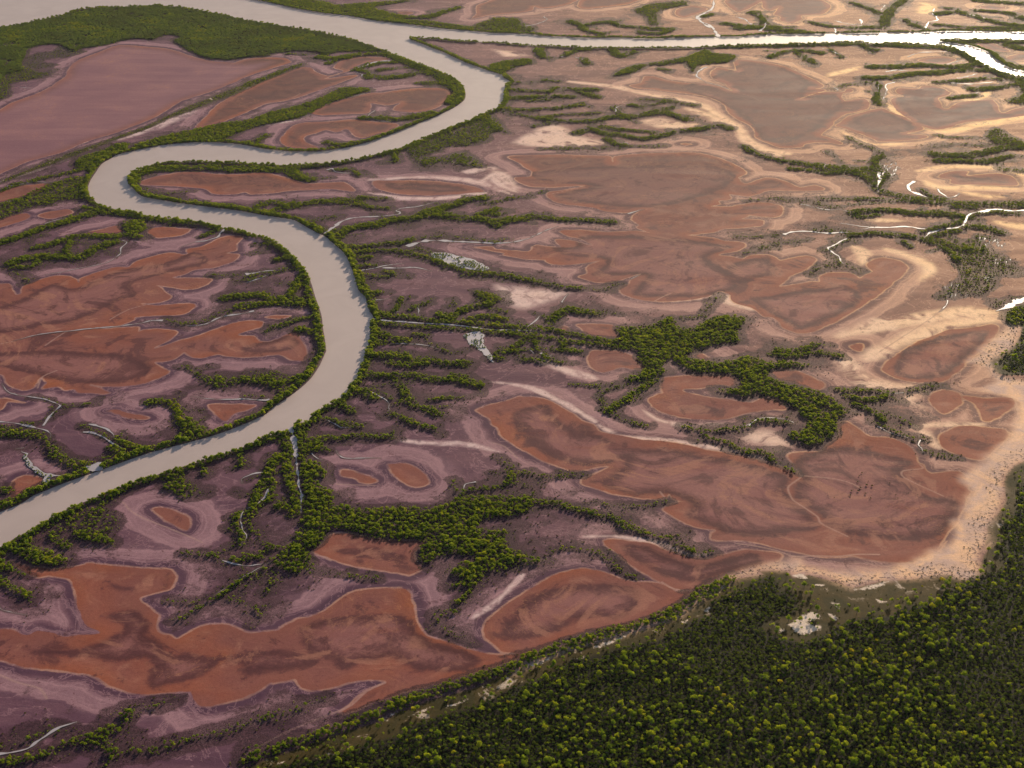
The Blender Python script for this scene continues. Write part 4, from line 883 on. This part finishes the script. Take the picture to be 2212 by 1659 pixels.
    floor = g.mix(g.step(.4, .6, n_fine), (.010, .012, .006), (.022, .018, .009))
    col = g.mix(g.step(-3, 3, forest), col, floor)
    mead = g.mix(g.step(.4, .6, n_fine), (.060, .105, .022), (.085, .125, .024))
    col = g.mix(g.step(-2, 2, meadow), col, mead)
    # wet edges
    wet = g.math('MAXIMUM', g.step(-3, 0, river), g.step(2.2, .4, creek))
    col = g.mix(g.math('MULTIPLY', wet, .6), col, (.085, .062, .058))
    val = g.math('ADD', g.math('MULTIPLY_ADD', n_grain, .8, .30), g.math('MULTIPLY', n_fine, .6))
    hs = g.n('ShaderNodeHueSaturation')
    hs.inputs['Saturation'].default_value = 1.05
    hs.inputs['Value'].default_value = 1.42
    gm = g.n('ShaderNodeGamma')
    gm.inputs[1].default_value = 1.2
    g.link(col, gm.inputs[0])
    g.link(gm.outputs[0], hs.inputs['Color'])
    vm = g.n('ShaderNodeVectorMath', operation='SCALE')
    g.link(hs.outputs[0], vm.inputs[0])
    g.link(val, vm.inputs['Scale'])
    bs = g.n('ShaderNodeBsdfPrincipled')
    g.link(vm.outputs[0], bs.inputs['Base Color'])
    g.set(bs.inputs['Roughness'], g.math('MULTIPLY_ADD', g.step(0, 1, n_streak), .2, .75))
    bs.inputs['Specular IOR Level'].default_value = 0.06
    bp = g.n('ShaderNodeBump')
    bp.inputs['Strength'].default_value = 0.35
    bp.inputs['Distance'].default_value = 0.5
    g.link(n_fine, bp.inputs['Height'])
    g.link(bp.outputs[0], bs.inputs['Normal'])
    out = g.n('ShaderNodeOutputMaterial')
    g.link(bs.outputs[0], out.inputs[0])
    return g.m

def water_material(name, base, rough, wave):
    g = NT(name)
    geo = g.n('ShaderNodeNewGeometry')
    pos = geo.outputs['Position']
    n1 = g.noise(pos, 0.02, 4, 0.6, 1.0)
    n2 = g.noise(pos, 0.8, 3, 0.6)
    bs = g.n('ShaderNodeBsdfPrincipled')
    g.link(g.mix(g.step(.3, .7, n1), base, tuple(c * 0.92 for c in base)), bs.inputs['Base Color'])
    g.set(bs.inputs['Roughness'], g.math('MULTIPLY_ADD', n1, .10, rough - .05))
    bs.inputs['IOR'].default_value = 1.33
    bp = g.n('ShaderNodeBump')
    bp.inputs['Strength'].default_value = wave
    bp.inputs['Distance'].default_value = 0.2
    g.link(n2, bp.inputs['Height'])
    g.link(bp.outputs[0], bs.inputs['Normal'])
    out = g.n('ShaderNodeOutputMaterial')
    g.link(bs.outputs[0], out.inputs[0])
    return g.m

def leaf_material(name, stops, trans=0.5, own=.75, patch=.9, off=-.32, size=.025):
    g = NT(name)
    oi = g.n('ShaderNodeObjectInfo')
    geo = g.n('ShaderNodeNewGeometry')
    ramp = g.n('ShaderNodeValToRGB')
    while len(ramp.color_ramp.elements) < len(stops):
        ramp.color_ramp.elements.new(0.5)
    for e, (p, c) in zip(ramp.color_ramp.elements, stops):
        e.position = p
        e.color = (*c, 1)
    ph = g.noise(geo.outputs['Position'], size, 4)
    f = g.math('ADD', g.math('MULTIPLY', oi.outputs['Random'], own), g.math('MULTIPLY_ADD', ph, patch, off), clamp=True)
    g.link(f, ramp.inputs[0])
    n = g.noise(geo.outputs['Position'], 1.3, 2)
    c = g.mix(g.math('MULTIPLY', n, .35), ramp.outputs[0], (.03, .05, .012))
    d = g.n('ShaderNodeBsdfDiffuse')
    t = g.n('ShaderNodeBsdfTranslucent')
    g.link(c, d.inputs[0])
    g.link(g.mix(.5, c, (.42, .42, .02)), t.inputs[0])
    mx = g.n('ShaderNodeMixShader')
    mx.inputs[0].default_value = trans
    g.link(d.outputs[0], mx.inputs[1])
    g.link(t.outputs[0], mx.inputs[2])
    out = g.n('ShaderNodeOutputMaterial')
    g.link(mx.outputs[0], out.inputs[0])
    return g.m

def bark_material():
    g = NT('grey_bark')
    geo = g.n('ShaderNodeNewGeometry')
    n = g.noise(geo.outputs['Position'], 3.0, 4)
    bs = g.n('ShaderNodeBsdfPrincipled')
    g.link(g.mix(n, (.09, .07, .055), (.20, .17, .14)), bs.inputs['Base Color'])
    bs.inputs['Roughness'].default_value = .9
    out = g.n('ShaderNodeOutputMaterial')
    g.link(bs.outputs[0], out.inputs[0])
    return g.m

M_GROUND = ground_material()
M_RIVER = water_material('silty_water', (.38, .295, .27), .52, .04)
M_CREEK = water_material('shallow_creek_water', (.34, .30, .32), .60, .1)
M_MANG = leaf_material('mangrove_leaf', [(0.0, (.020, .080, .018)), (.4, (.060, .165, .018)), (.72, (.19, .29, .018)), (1.0, (.42, .40, .018))])
M_FOREST = leaf_material('forest_leaf', [(0.0, (.05, .16, .020)), (.4, (.16, .29, .020)), (.8, (.40, .45, .020)), (1.0, (.58, .42, .020))])
M_WOOD = leaf_material('hazed_wood_leaf', [(0.0, (.010, .062, .042)), (.45, (.028, .115, .056)), (.8, (.10, .20, .040)), (1.0, (.28, .30, .03))], .4, .4, 2.6, -1.0, .012)  # distance haze painted into the leaf colour as a blue-green cast
M_LOW = leaf_material('understorey_leaf', [(0.0, (.012, .050, .018)), (.6, (.030, .095, .020)), (1.0, (.10, .16, .018))], .3)
M_SCRUB = leaf_material('scrub_leaf', [(0.0, (.030, .030, .014)), (.6, (.045, .045, .014)), (1.0, (.075, .06, .014))], .15)
M_BARK = bark_material()
ground_ob.data.materials.append(M_GROUND)

# ------------------------------------------------------------------ water
def sheet(name, P, z, mat):
    me = bpy.data.meshes.new(name)
    pts = [Vector((p[0], p[1], 0)) for p in P]
    tris = tessellate_polygon([pts])
    me.from_pydata([(p[0], p[1], z) for p in P], [], [tuple(t) for t in tris])
    me.update()
    if me.polygons and me.polygons[0].normal.z < 0:
        me.flip_normals()
    me.materials.append(mat)
    o = bpy.data.objects.new(name, me)
    COL.objects.link(o)
    return o

o = sheet('river', river_line, -0.30, M_RIVER)
prop(o, 'broad silty river winding between mangrove banks', 'river', kind='structure')

def ribbon(name, P, wid, z, mat):
    me = bpy.data.meshes.new(name)
    T = np.gradient(P, axis=0)
    T /= np.linalg.norm(T, axis=1)[:, None] + 1e-9
    Nn = np.stack([-T[:, 1], T[:, 0]], 1)
    L, R = P + Nn * wid[:, None], P - Nn * wid[:, None]
    v = [(p[0], p[1], z) for p in L] + [(p[0], p[1], z) for p in R]
    n = len(P)
    me.from_pydata(v, [], [(n + i, n + i + 1, i + 1, i) for i in range(n - 1)])
    me.update()
    me.materials.append(mat)
    o = bpy.data.objects.new(name, me)
    COL.objects.link(o)
    return o

for k, (P, wid) in enumerate(creek_lines):
    P2 = P.copy()
    o = ribbon('tidal_creek', P2, wid, 0.42 + 0.004 * (k % 9), M_CREEK)
    prop(o, 'narrow tidal creek of pale water between mangroves', 'creek', kind='structure')
for P in pool_lines:
    o = sheet('tidal_pool', P, 0.47, M_CREEK)
    prop(o, 'shallow pool of pale water dotted with mangroves', 'pool', kind='structure')

# ------------------------------------------------------------------ trees
def crown_mesh(name, seed, n, mat, flat=0.75, lobes=9, leaf=0.13, lift=0.22):
    """leaf clumps spread through a lumpy crown one metre across, standing on z = 0"""
    r = np.random.default_rng(seed)
    cen, rad = [], []
    for i in range(lobes):
        a = 2 * math.pi * (i + r.uniform(-.35, .35)) / lobes * 2.0
        q = r.uniform(.05, .34)
        z = lift + flat * (0.30 + 0.45 * r.uniform(0, 1) * (1 - q))
        cen.append((q * math.cos(a), q * math.sin(a), z))
        rad.append(r.uniform(.13, .22))
    v, f = [], []
    for i in range(n):
        k = int(r.integers(lobes))
        d = r.normal(size=3)
        d /= np.linalg.norm(d)
        if d[2] < -0.3:
            d[2] *= -0.6
        p = np.array(cen[k]) + d * rad[k] * r.uniform(.65, 1.05)
        nrm = d + r.normal(size=3) * 0.45
        nrm /= np.linalg.norm(nrm)
        t = np.cross(nrm, r.normal(size=3))
        t /= np.linalg.norm(t)
        b = np.cross(nrm, t)
        s, e = leaf * r.uniform(.6, 1.2), leaf * r.uniform(.4, .8)
        base = len(v)
        v += [tuple(p - t * s * .5), tuple(p - b * e * .5), tuple(p + t * s * .5), tuple(p + b * e * .5)]
        f.append((base, base + 1, base + 2, base + 3))
    me = bpy.data.meshes.new(name)
    me.from_pydata(v, [], f)
    me.update()
    me.materials.append(mat)
    return me

def trunk_mesh(name, seed, top=0.55, r0=0.035, limbs=4):
    r = np.random.default_rng(seed)
    v, f = [], []
    def tube(a, b, ra, rb, sides=6):
        a, b = np.array(a), np.array(b)
        d = (b - a) / np.linalg.norm(b - a)
        t = np.cross(d, (0.3, 1, 0.2))
        t /= np.linalg.norm(t)
        u = np.cross(d, t)
        s = len(v)
        for (c, q) in ((a, ra), (b, rb)):
            for j in range(sides):
                an = 2 * math.pi * j / sides
                v.append(tuple(c + (t * math.cos(an) + u * math.sin(an)) * q))
        for j in range(sides):
            f.append((s + j, s + (j + 1) % sides, s + sides + (j + 1) % sides, s + sides + j))
    mid = (r.uniform(-.03, .03), r.uniform(-.03, .03), top * .5)
    tube((0, 0, -0.02), mid, r0, r0 * .75)
    tube(mid, (mid[0], mid[1], top), r0 * .75, r0 * .45)
    for i in range(limbs):
        a = 2 * math.pi * (i + r.uniform(-.2, .2)) / limbs
        tube(mid, (.24 * math.cos(a), .24 * math.sin(a), top + r.uniform(-.05, .15)), r0 * .5, r0 * .22, 5)
    me = bpy.data.meshes.new(name)
    me.from_pydata(v, [], f)
    me.update()
    me.materials.append(M_BARK)
    return me

def look(field, x, y):
    r = np.clip(np.searchsorted(GY, y), 0, NR - 1)
    d = np.maximum(y * CP + CAM_H * SP, 600.0)
    c = np.clip(np.searchsorted(GU, x / d), 0, NC - 1)
    return field[r, c]

def scatter(step, x0, x1, y0, y1, seed):
    r = np.random.default_rng(seed)
    xs, ys = np.meshgrid(np.arange(x0, x1, step), np.arange(y0, y1, step))
    x = (xs + r.uniform(-.5, .5, xs.shape) * step).ravel()
    y = (ys + r.uniform(-.5, .5, ys.shape) * step).ravel()
    keep = np.abs(x) < 0.45 * (y * CP + CAM_H * SP)
    return x[keep], y[keep], r

def to_px(x, y, z=0):
    dx, dy, dz = x, y, z - CAM_H
    depth = dy * CP - dz * SP
    up = dy * SP + dz * CP
    return 1106 + FPX * dx / depth, 829.5 - FPX * up / depth

# mangroves
x, y, r = scatter(1.85, -1500, 1500, 520, 3900, 1)
dn = look(veg_n, x, y)
ck = np.minimum(look(creek, x, y), np.where(look(pool, x, y) > 0, 0.0, 9))
rv = look(river, x, y)
pan_here = look(pan, x, y)
pool_here = look(pool, x, y) > 0.5
prob = dn * np.where(dn > 0.9, .93, .72)
prob = np.maximum(prob, np.where((look(veg_d, x, y) < np.where(y > 1350, 9, 4)) & (pan_here < -1), np.where(y > 1350, .22, .16), 0))
prob = np.where(rv > 0.8, 0, prob)
prob = np.where((ck < 0.4) & ~pool_here, 0, prob)
prob = np.where(pool_here, np.where(vnoise(x, y, 9, 41, 2) > -.05, .9, .06), prob)
prob = np.where(look(land, x, y) > 4, prob * 0.9, prob)
keep = r.uniform(size=x.shape) < prob
MX, MY = x[keep], y[keep]
edge = -look(veg_d, MX, MY)
thin = look(veg_n, MX, MY) < .4
big = look(veg_n, MX, MY) * (0.5 + 0.5 * sst(-1, 5, edge))
MS = (1.3 + 3.0 * big * r.uniform(.1, 1.12, MX.shape) ** 2.2) * np.where(look(fringe.astype(float), MX, MY) > 0, 1.3, 1.0)
MS = np.where(look(pool, MX, MY) > 0, r.uniform(1.9, 2.9, MX.shape), MS)
MS *= 1.0 * np.where(look(meadow, MX, MY) > 0, .4, 1.0)
MS *= np.where(thin, .72, 1.0)
MR = r.uniform(0, 6.283, MX.shape)

# scrub on the bog and along the white shore
x, y, r = scatter(1.9, -1300, 1300, 520, 3000, 2)
bg = look(swamp, x, y)
clump = vnoise(x, y, 22, 77, 3)
prob = np.where(bg > .3, .08 + .4 * np.clip(clump, 0, 1), 0)
sh = look(shore, x, y)
ld = np.abs(look(land, x, y))
prob = np.maximum(prob, np.where((sh > 0) & (ld < 16), .9 * (1 - ld / 20) * np.clip(clump * 1.4 + .25, 0, 1), 0))
ml = look(land, x, y)
prob = np.maximum(prob, np.where((ml > 1) & (look(forest, x, y) < 0), .10 + .12 * np.clip(clump, 0, 1), 0))
prob = np.where((look(river, x, y) > -1) | (look(creek, x, y) < .5) | (look(veg_n, x, y) > .5), 0, prob)
keep = r.uniform(size=x.shape) < prob
SX, SY = x[keep], y[keep]
SS = .4 + 1.5 * r.uniform(0, 1, SX.shape) ** 2.5 * np.where(look(veg_d, SX, SY) < 8, 1.25, 1.0)
SR = r.uniform(0, 6.283, SX.shape)

# forest: a low canopy and the big crowns standing over it
x, y, r = scatter(2.1, -700, 1300, 430, 1500, 3)
fo = look(forest, x, y)
cl = vnoise(x, y, 45, 91, 3)
keep = (fo > -1.0) & (r.uniform(size=x.shape) < np.where(fo > 4, .93, .6))
LX, LY = x[keep], y[keep]
LS = 1.3 + 2.0 * r.uniform(0, 1, LX.shape) ** 1.4
LR = r.uniform(0, 6.283, LX.shape)
x, y, r = scatter(3.7, -700, 1300, 430, 1500, 4)
fo = look(forest, x, y)
cl = vnoise(x, y, 50, 92, 3)
px, py = to_px(x, y)
right = sst(1100, 2000, px) * .25 + sst(1300, 1600, py) * .15
prob = np.where(fo > 0, np.clip(.02 + .85 * (cl + right - .04), .03, .75), np.where((look(land, x, y) > 3) & (fo > -16), .22, 0))
keep = r.uniform(size=x.shape) < prob
FX, FY = x[keep], y[keep]
FS = 2.1 + 3.4 * r.uniform(0, 1, FX.shape) ** 2.2
FR = r.uniform(0, 6.283, FX.shape)
print('mangroves', len(MX), 'scrub', len(SX), 'low', len(LX), 'forest', len(FX))

MANG = [(crown_mesh('mangrove_crown', 100 + i, 300, M_MANG, .62, 9, .15, .12), trunk_mesh('mangrove_trunk', 200 + i, .5)) for i in range(4)]
WOOD = [(crown_mesh('wood_crown', 150 + i, 220, M_WOOD, .62, 9, .16, .12), None) for i in range(3)]
FOR = [(crown_mesh('forest_crown', 300 + i, 420, M_FOREST, .80, 11, .125, .32), trunk_mesh('forest_trunk', 400 + i, .75)) for i in range(4)]
LOW = [(crown_mesh('low_crown', 500 + i, 160, M_LOW, .7, 7, .19, .1), None) for i in range(3)]
SCRUB = [(crown_mesh('scrub_crown', 600 + i, 70, M_SCRUB, .5, 6, .24, .0), None) for i in range(3)]

def inframe(px, py):
    return (px > 6) & (px < 2206) & (py > 6) & (py < 1652)

def pick(X, Yv, n):
    px, py = to_px(X, Yv, 3)
    d = np.where(inframe(px, py), Yv, 1e9)
    return np.argsort(d)[:n]

def tree_things(name, variants, X, Yv, S, R, idx, describe):
    out = []
    for j in idx:
        cm, tm = variants[int(j) % len(variants)]
        root = bpy.data.objects.new(name, None)
        root.empty_display_size = 1
        COL.objects.link(root)
        root.location = (X[j], Yv[j], 0)
        root.rotation_euler = (0, 0, R[j])
        root.scale = (S[j],) * 3
        for nm, mesh in (('crown', cm), ('trunk', tm)):
            c = bpy.data.objects.new(nm, mesh)
            COL.objects.link(c)
            c.parent = root
        lab, cat, grp = describe(j)
        prop(root, lab, cat, grp)
        out.append(root)
    return out

fi = pick(FX, FY, 300)
mi = pick(MX, MY, 300)
def d_forest(j):
    return ('round leafy tree with yellow-green crown in the near forest', 'tree', 'forest trees nearest the camera')
def d_mang(j):
    return ('low green mangrove tree in the nearest thickets', 'mangrove', 'mangrove trees nearest the camera')
forest_trees = tree_things('forest_tree', FOR, FX, FY, FS, FR, fi, d_forest)
mangrove_trees = tree_things('mangrove_tree', MANG, MX, MY, MS, MR, mi, d_mang)

# trees that stand apart from their neighbours
def lone(sheet_pos, size, variants, name, lab, cat='tree'):
    P = survey(sheet_pos)[0]
    one = np.array([P[0]]), np.array([P[1]]), np.array([size]), np.array([1.3])
    return tree_things(name, variants, *one, [0], lambda j: (lab, cat, None))
lone('33:680,1195', 5.8, FOR, 'forest_tree', 'round yellow-green tree standing alone above the low dark canopy, left of the taller forest')
lone('33:842,572', 5.4, FOR, 'forest_tree', 'round tree at the forest edge beside the bare white sand patches')
lone('33:1130,552', 5.2, FOR, 'forest_tree', 'dark tree on the forest edge facing the grassy strip behind the white shore')
lone('23:915,1225', 5.0, FOR, 'forest_tree', 'rounded pale green tree alone in the fine dark canopy at the bottom centre')
lone('23:895,788', 4.2, FOR, 'forest_tree', 'single yellow tree in the grassy strip between shore mangroves and forest')
lone('23:1410,925', 5.6, FOR, 'forest_tree', 'broad yellowing tree in the dark canopy below the grassy strip')
lone('23:1240,1075', 5.6, FOR, 'forest_tree', 'tall yellow-green tree amid fine dark canopy, left of the mixed crowns')
lone('32:2140,90', 7.0, FOR, 'forest_tree', 'big green tree on the grassy point at the right edge')
lone('01:228,245', 5.5, MANG, 'mangrove_tree', 'lone dark tree on a pale sand bank near the left edge')
for q, s in enumerate('1000,1058 1042,1062 950,1078 930,1102 870,1137 880,1102 990,1122 1030,1157 930,1032 960,962 940,987 1175,1042 1222,1132 1240,1157 750,1152 1010,1027 1390,1130 1320,1117'.split()):
    P = survey('32:' + s)[0]
    o = bpy.data.objects.new('salt_bush', SCRUB[q % 3][0])
    COL.objects.link(o)
    o.location = (P[0], P[1], look(Z, P[0], P[1]))
    o.scale = (2.6 - .1 * q,) * 3
    o.rotation_euler = (0, 0, q * 1.1)
    prop(o, 'small dark bush on the bare grey pan inside the white shore', 'bush', 'bushes dotted on the bare pan')

PROTO = bpy.data.collections.new('tree_models')      # meshes the masses repeat; never linked to the scene
def proto(variants):
    out = []
    for cm, tm in variants:
        row = []
        for mm in (cm, tm):
            if mm is not None:
                ob = bpy.data.objects.new(mm.name, mm)
                PROTO.objects.link(ob)
                row.append(ob)
        out.append(row)
    return out

def mass(name, variants, X, Yv, S, R, label, cat):
    n = len(X)
    me = bpy.data.meshes.new(name)
    me.vertices.add(n)
    me.vertices.foreach_set('co', np.stack([X, Yv, np.zeros(n)], 1).astype(np.float32).ravel())
    vfield('size', me, S)
    vfield('turn', me, R)
    at = me.attributes.new('which', 'INT', 'POINT')
    at.data.foreach_set('value', (np.arange(n) * 7919 % 104729 % len(variants)).astype(np.int32))
    ob = bpy.data.objects.new(name, me)
    COL.objects.link(ob)
    ng = bpy.data.node_groups.new(name, 'GeometryNodeTree')
    ng.interface.new_socket('Geometry', in_out='INPUT', socket_type='NodeSocketGeometry')
    ng.interface.new_socket('Geometry', in_out='OUTPUT', socket_type='NodeSocketGeometry')
    N, Lk = ng.nodes, ng.links
    gi, go = N.new('NodeGroupInput'), N.new('NodeGroupOutput')
    def named(nm, dt):
        a = N.new('GeometryNodeInputNamedAttribute')
        a.data_type = dt
        a.inputs[0].default_value = nm
        return a.outputs[0]
    size, turn, which = named('size', 'FLOAT'), named('turn', 'FLOAT'), named('which', 'INT')
    rot = N.new('ShaderNodeCombineXYZ')
    Lk.new(turn, rot.inputs[2])
    join = N.new('GeometryNodeJoinGeometry')
    for k, row in enumerate(variants):
        if len(row) > 1:
            src = N.new('GeometryNodeJoinGeometry')
            for ob_ in row:
                oi = N.new('GeometryNodeObjectInfo')
                oi.inputs['Object'].default_value = ob_
                Lk.new(oi.outputs['Geometry'], src.inputs[0])
            geo = src.outputs[0]
        else:
            oi = N.new('GeometryNodeObjectInfo')
            oi.inputs['Object'].default_value = row[0]
            geo = oi.outputs['Geometry']
        cmp_ = N.new('FunctionNodeCompare')
        cmp_.data_type = 'INT'
        cmp_.operation = 'EQUAL'
        ins = [s for s in cmp_.inputs if s.type == 'INT']
        Lk.new(which, ins[0])
        ins[1].default_value = k
        iop = N.new('GeometryNodeInstanceOnPoints')
        Lk.new(gi.outputs[0], iop.inputs['Points'])
        Lk.new(cmp_.outputs[0], iop.inputs['Selection'])
        Lk.new(geo, iop.inputs['Instance'])
        Lk.new(rot.outputs[0], iop.inputs['Rotation'])
        Lk.new(size, iop.inputs['Scale'])
        Lk.new(iop.outputs[0], join.inputs[0])
    Lk.new(join.outputs[0], go.inputs[0])
    md = ob.modifiers.new('stand', 'NODES')
    md.node_group = ng
    return prop(ob, label, cat, kind='stuff')

P_WOOD = proto(WOOD)
P_MANG, P_FOR, P_LOW, P_SCRUB = proto(MANG), proto(FOR), proto(LOW), proto(SCRUB)
rest = np.ones(len(MX), bool)
rest[mi] = False
island = look(signed(smooth(survey(THICK[0][1]), True, 2), 10.0), MX, MY) > 0
north = MY > look(np.repeat((GY * 0 + 1)[:, None], NC, 1), MX, MY) * 1e9
pxm, pym = to_px(MX, MY)
north = (pym < 88) & (pxm > 540) & ~island & (pym < np.interp(pxm, [540, 880, 1062, 1400, 2212], [14, 52, 78, 88, 78]))
for sel, nm, lab, ct in ((rest & island, 'island_wood', 'dense blue-green wood on the point at the upper left', 'wood'),
                         (rest & north, 'far_bank_mangroves', 'mangroves along the far bank of the bright channel', 'mangroves'),
                         (rest & ~island & ~north, 'mangrove_thicket', 'branching mangrove thickets lining river banks and creeks', 'mangroves')):
    mass(nm, P_WOOD if nm == 'island_wood' else P_MANG, MX[sel], MY[sel], MS[sel], MR[sel], lab, ct)
mass('mangrove_scrub', P_SCRUB, SX, SY, SS, SR, 'scattered dark scrub on the boggy mud and white shore', 'scrub')
mass('forest_understorey', P_LOW, LX, LY, LS, LR, 'dense dark green low canopy of the forest at lower right', 'forest')
rest = np.ones(len(FX), bool)
rest[fi] = False
mass('forest_canopy', P_FOR, FX[rest], FY[rest], FS[rest], FR[rest], 'yellow-green crowns standing over the dark forest beyond the nearest trees', 'forest')

# ------------------------------------------------------------------ haze
def haze():
    x0, x1, y0, y1, z0, z1 = GX.min() - 50, GX.max() + 50, GY.min() - 50, GY.max() + 50, -3.0, 604.0
    v = [(a, b, c) for a in (x0, x1) for b in (y0, y1) for c in (z0, z1)]
    f = [(0, 1, 3, 2), (4, 6, 7, 5), (0, 4, 5, 1), (2, 3, 7, 6), (0, 2, 6, 4), (1, 5, 7, 3)]
    me = bpy.data.meshes.new('haze')
    me.from_pydata(v, [], f)
    g = NT('evening_haze')
    pv = g.n('ShaderNodeVolumePrincipled')
    pv.inputs['Color'].default_value = (.86, .88, 1.0, 1)
    pv.inputs['Density'].default_value = HAZE
    pv.inputs['Anisotropy'].default_value = 0.55
    out = g.n('ShaderNodeOutputMaterial')
    g.link(pv.outputs[0], out.inputs['Volume'])
    me.materials.append(g.m)
    o = bpy.data.objects.new('haze', me)
    COL.objects.link(o)
    prop(o, 'thin warm haze over the whole estuary', 'haze', kind='stuff')
HAZE = 6e-6
haze()
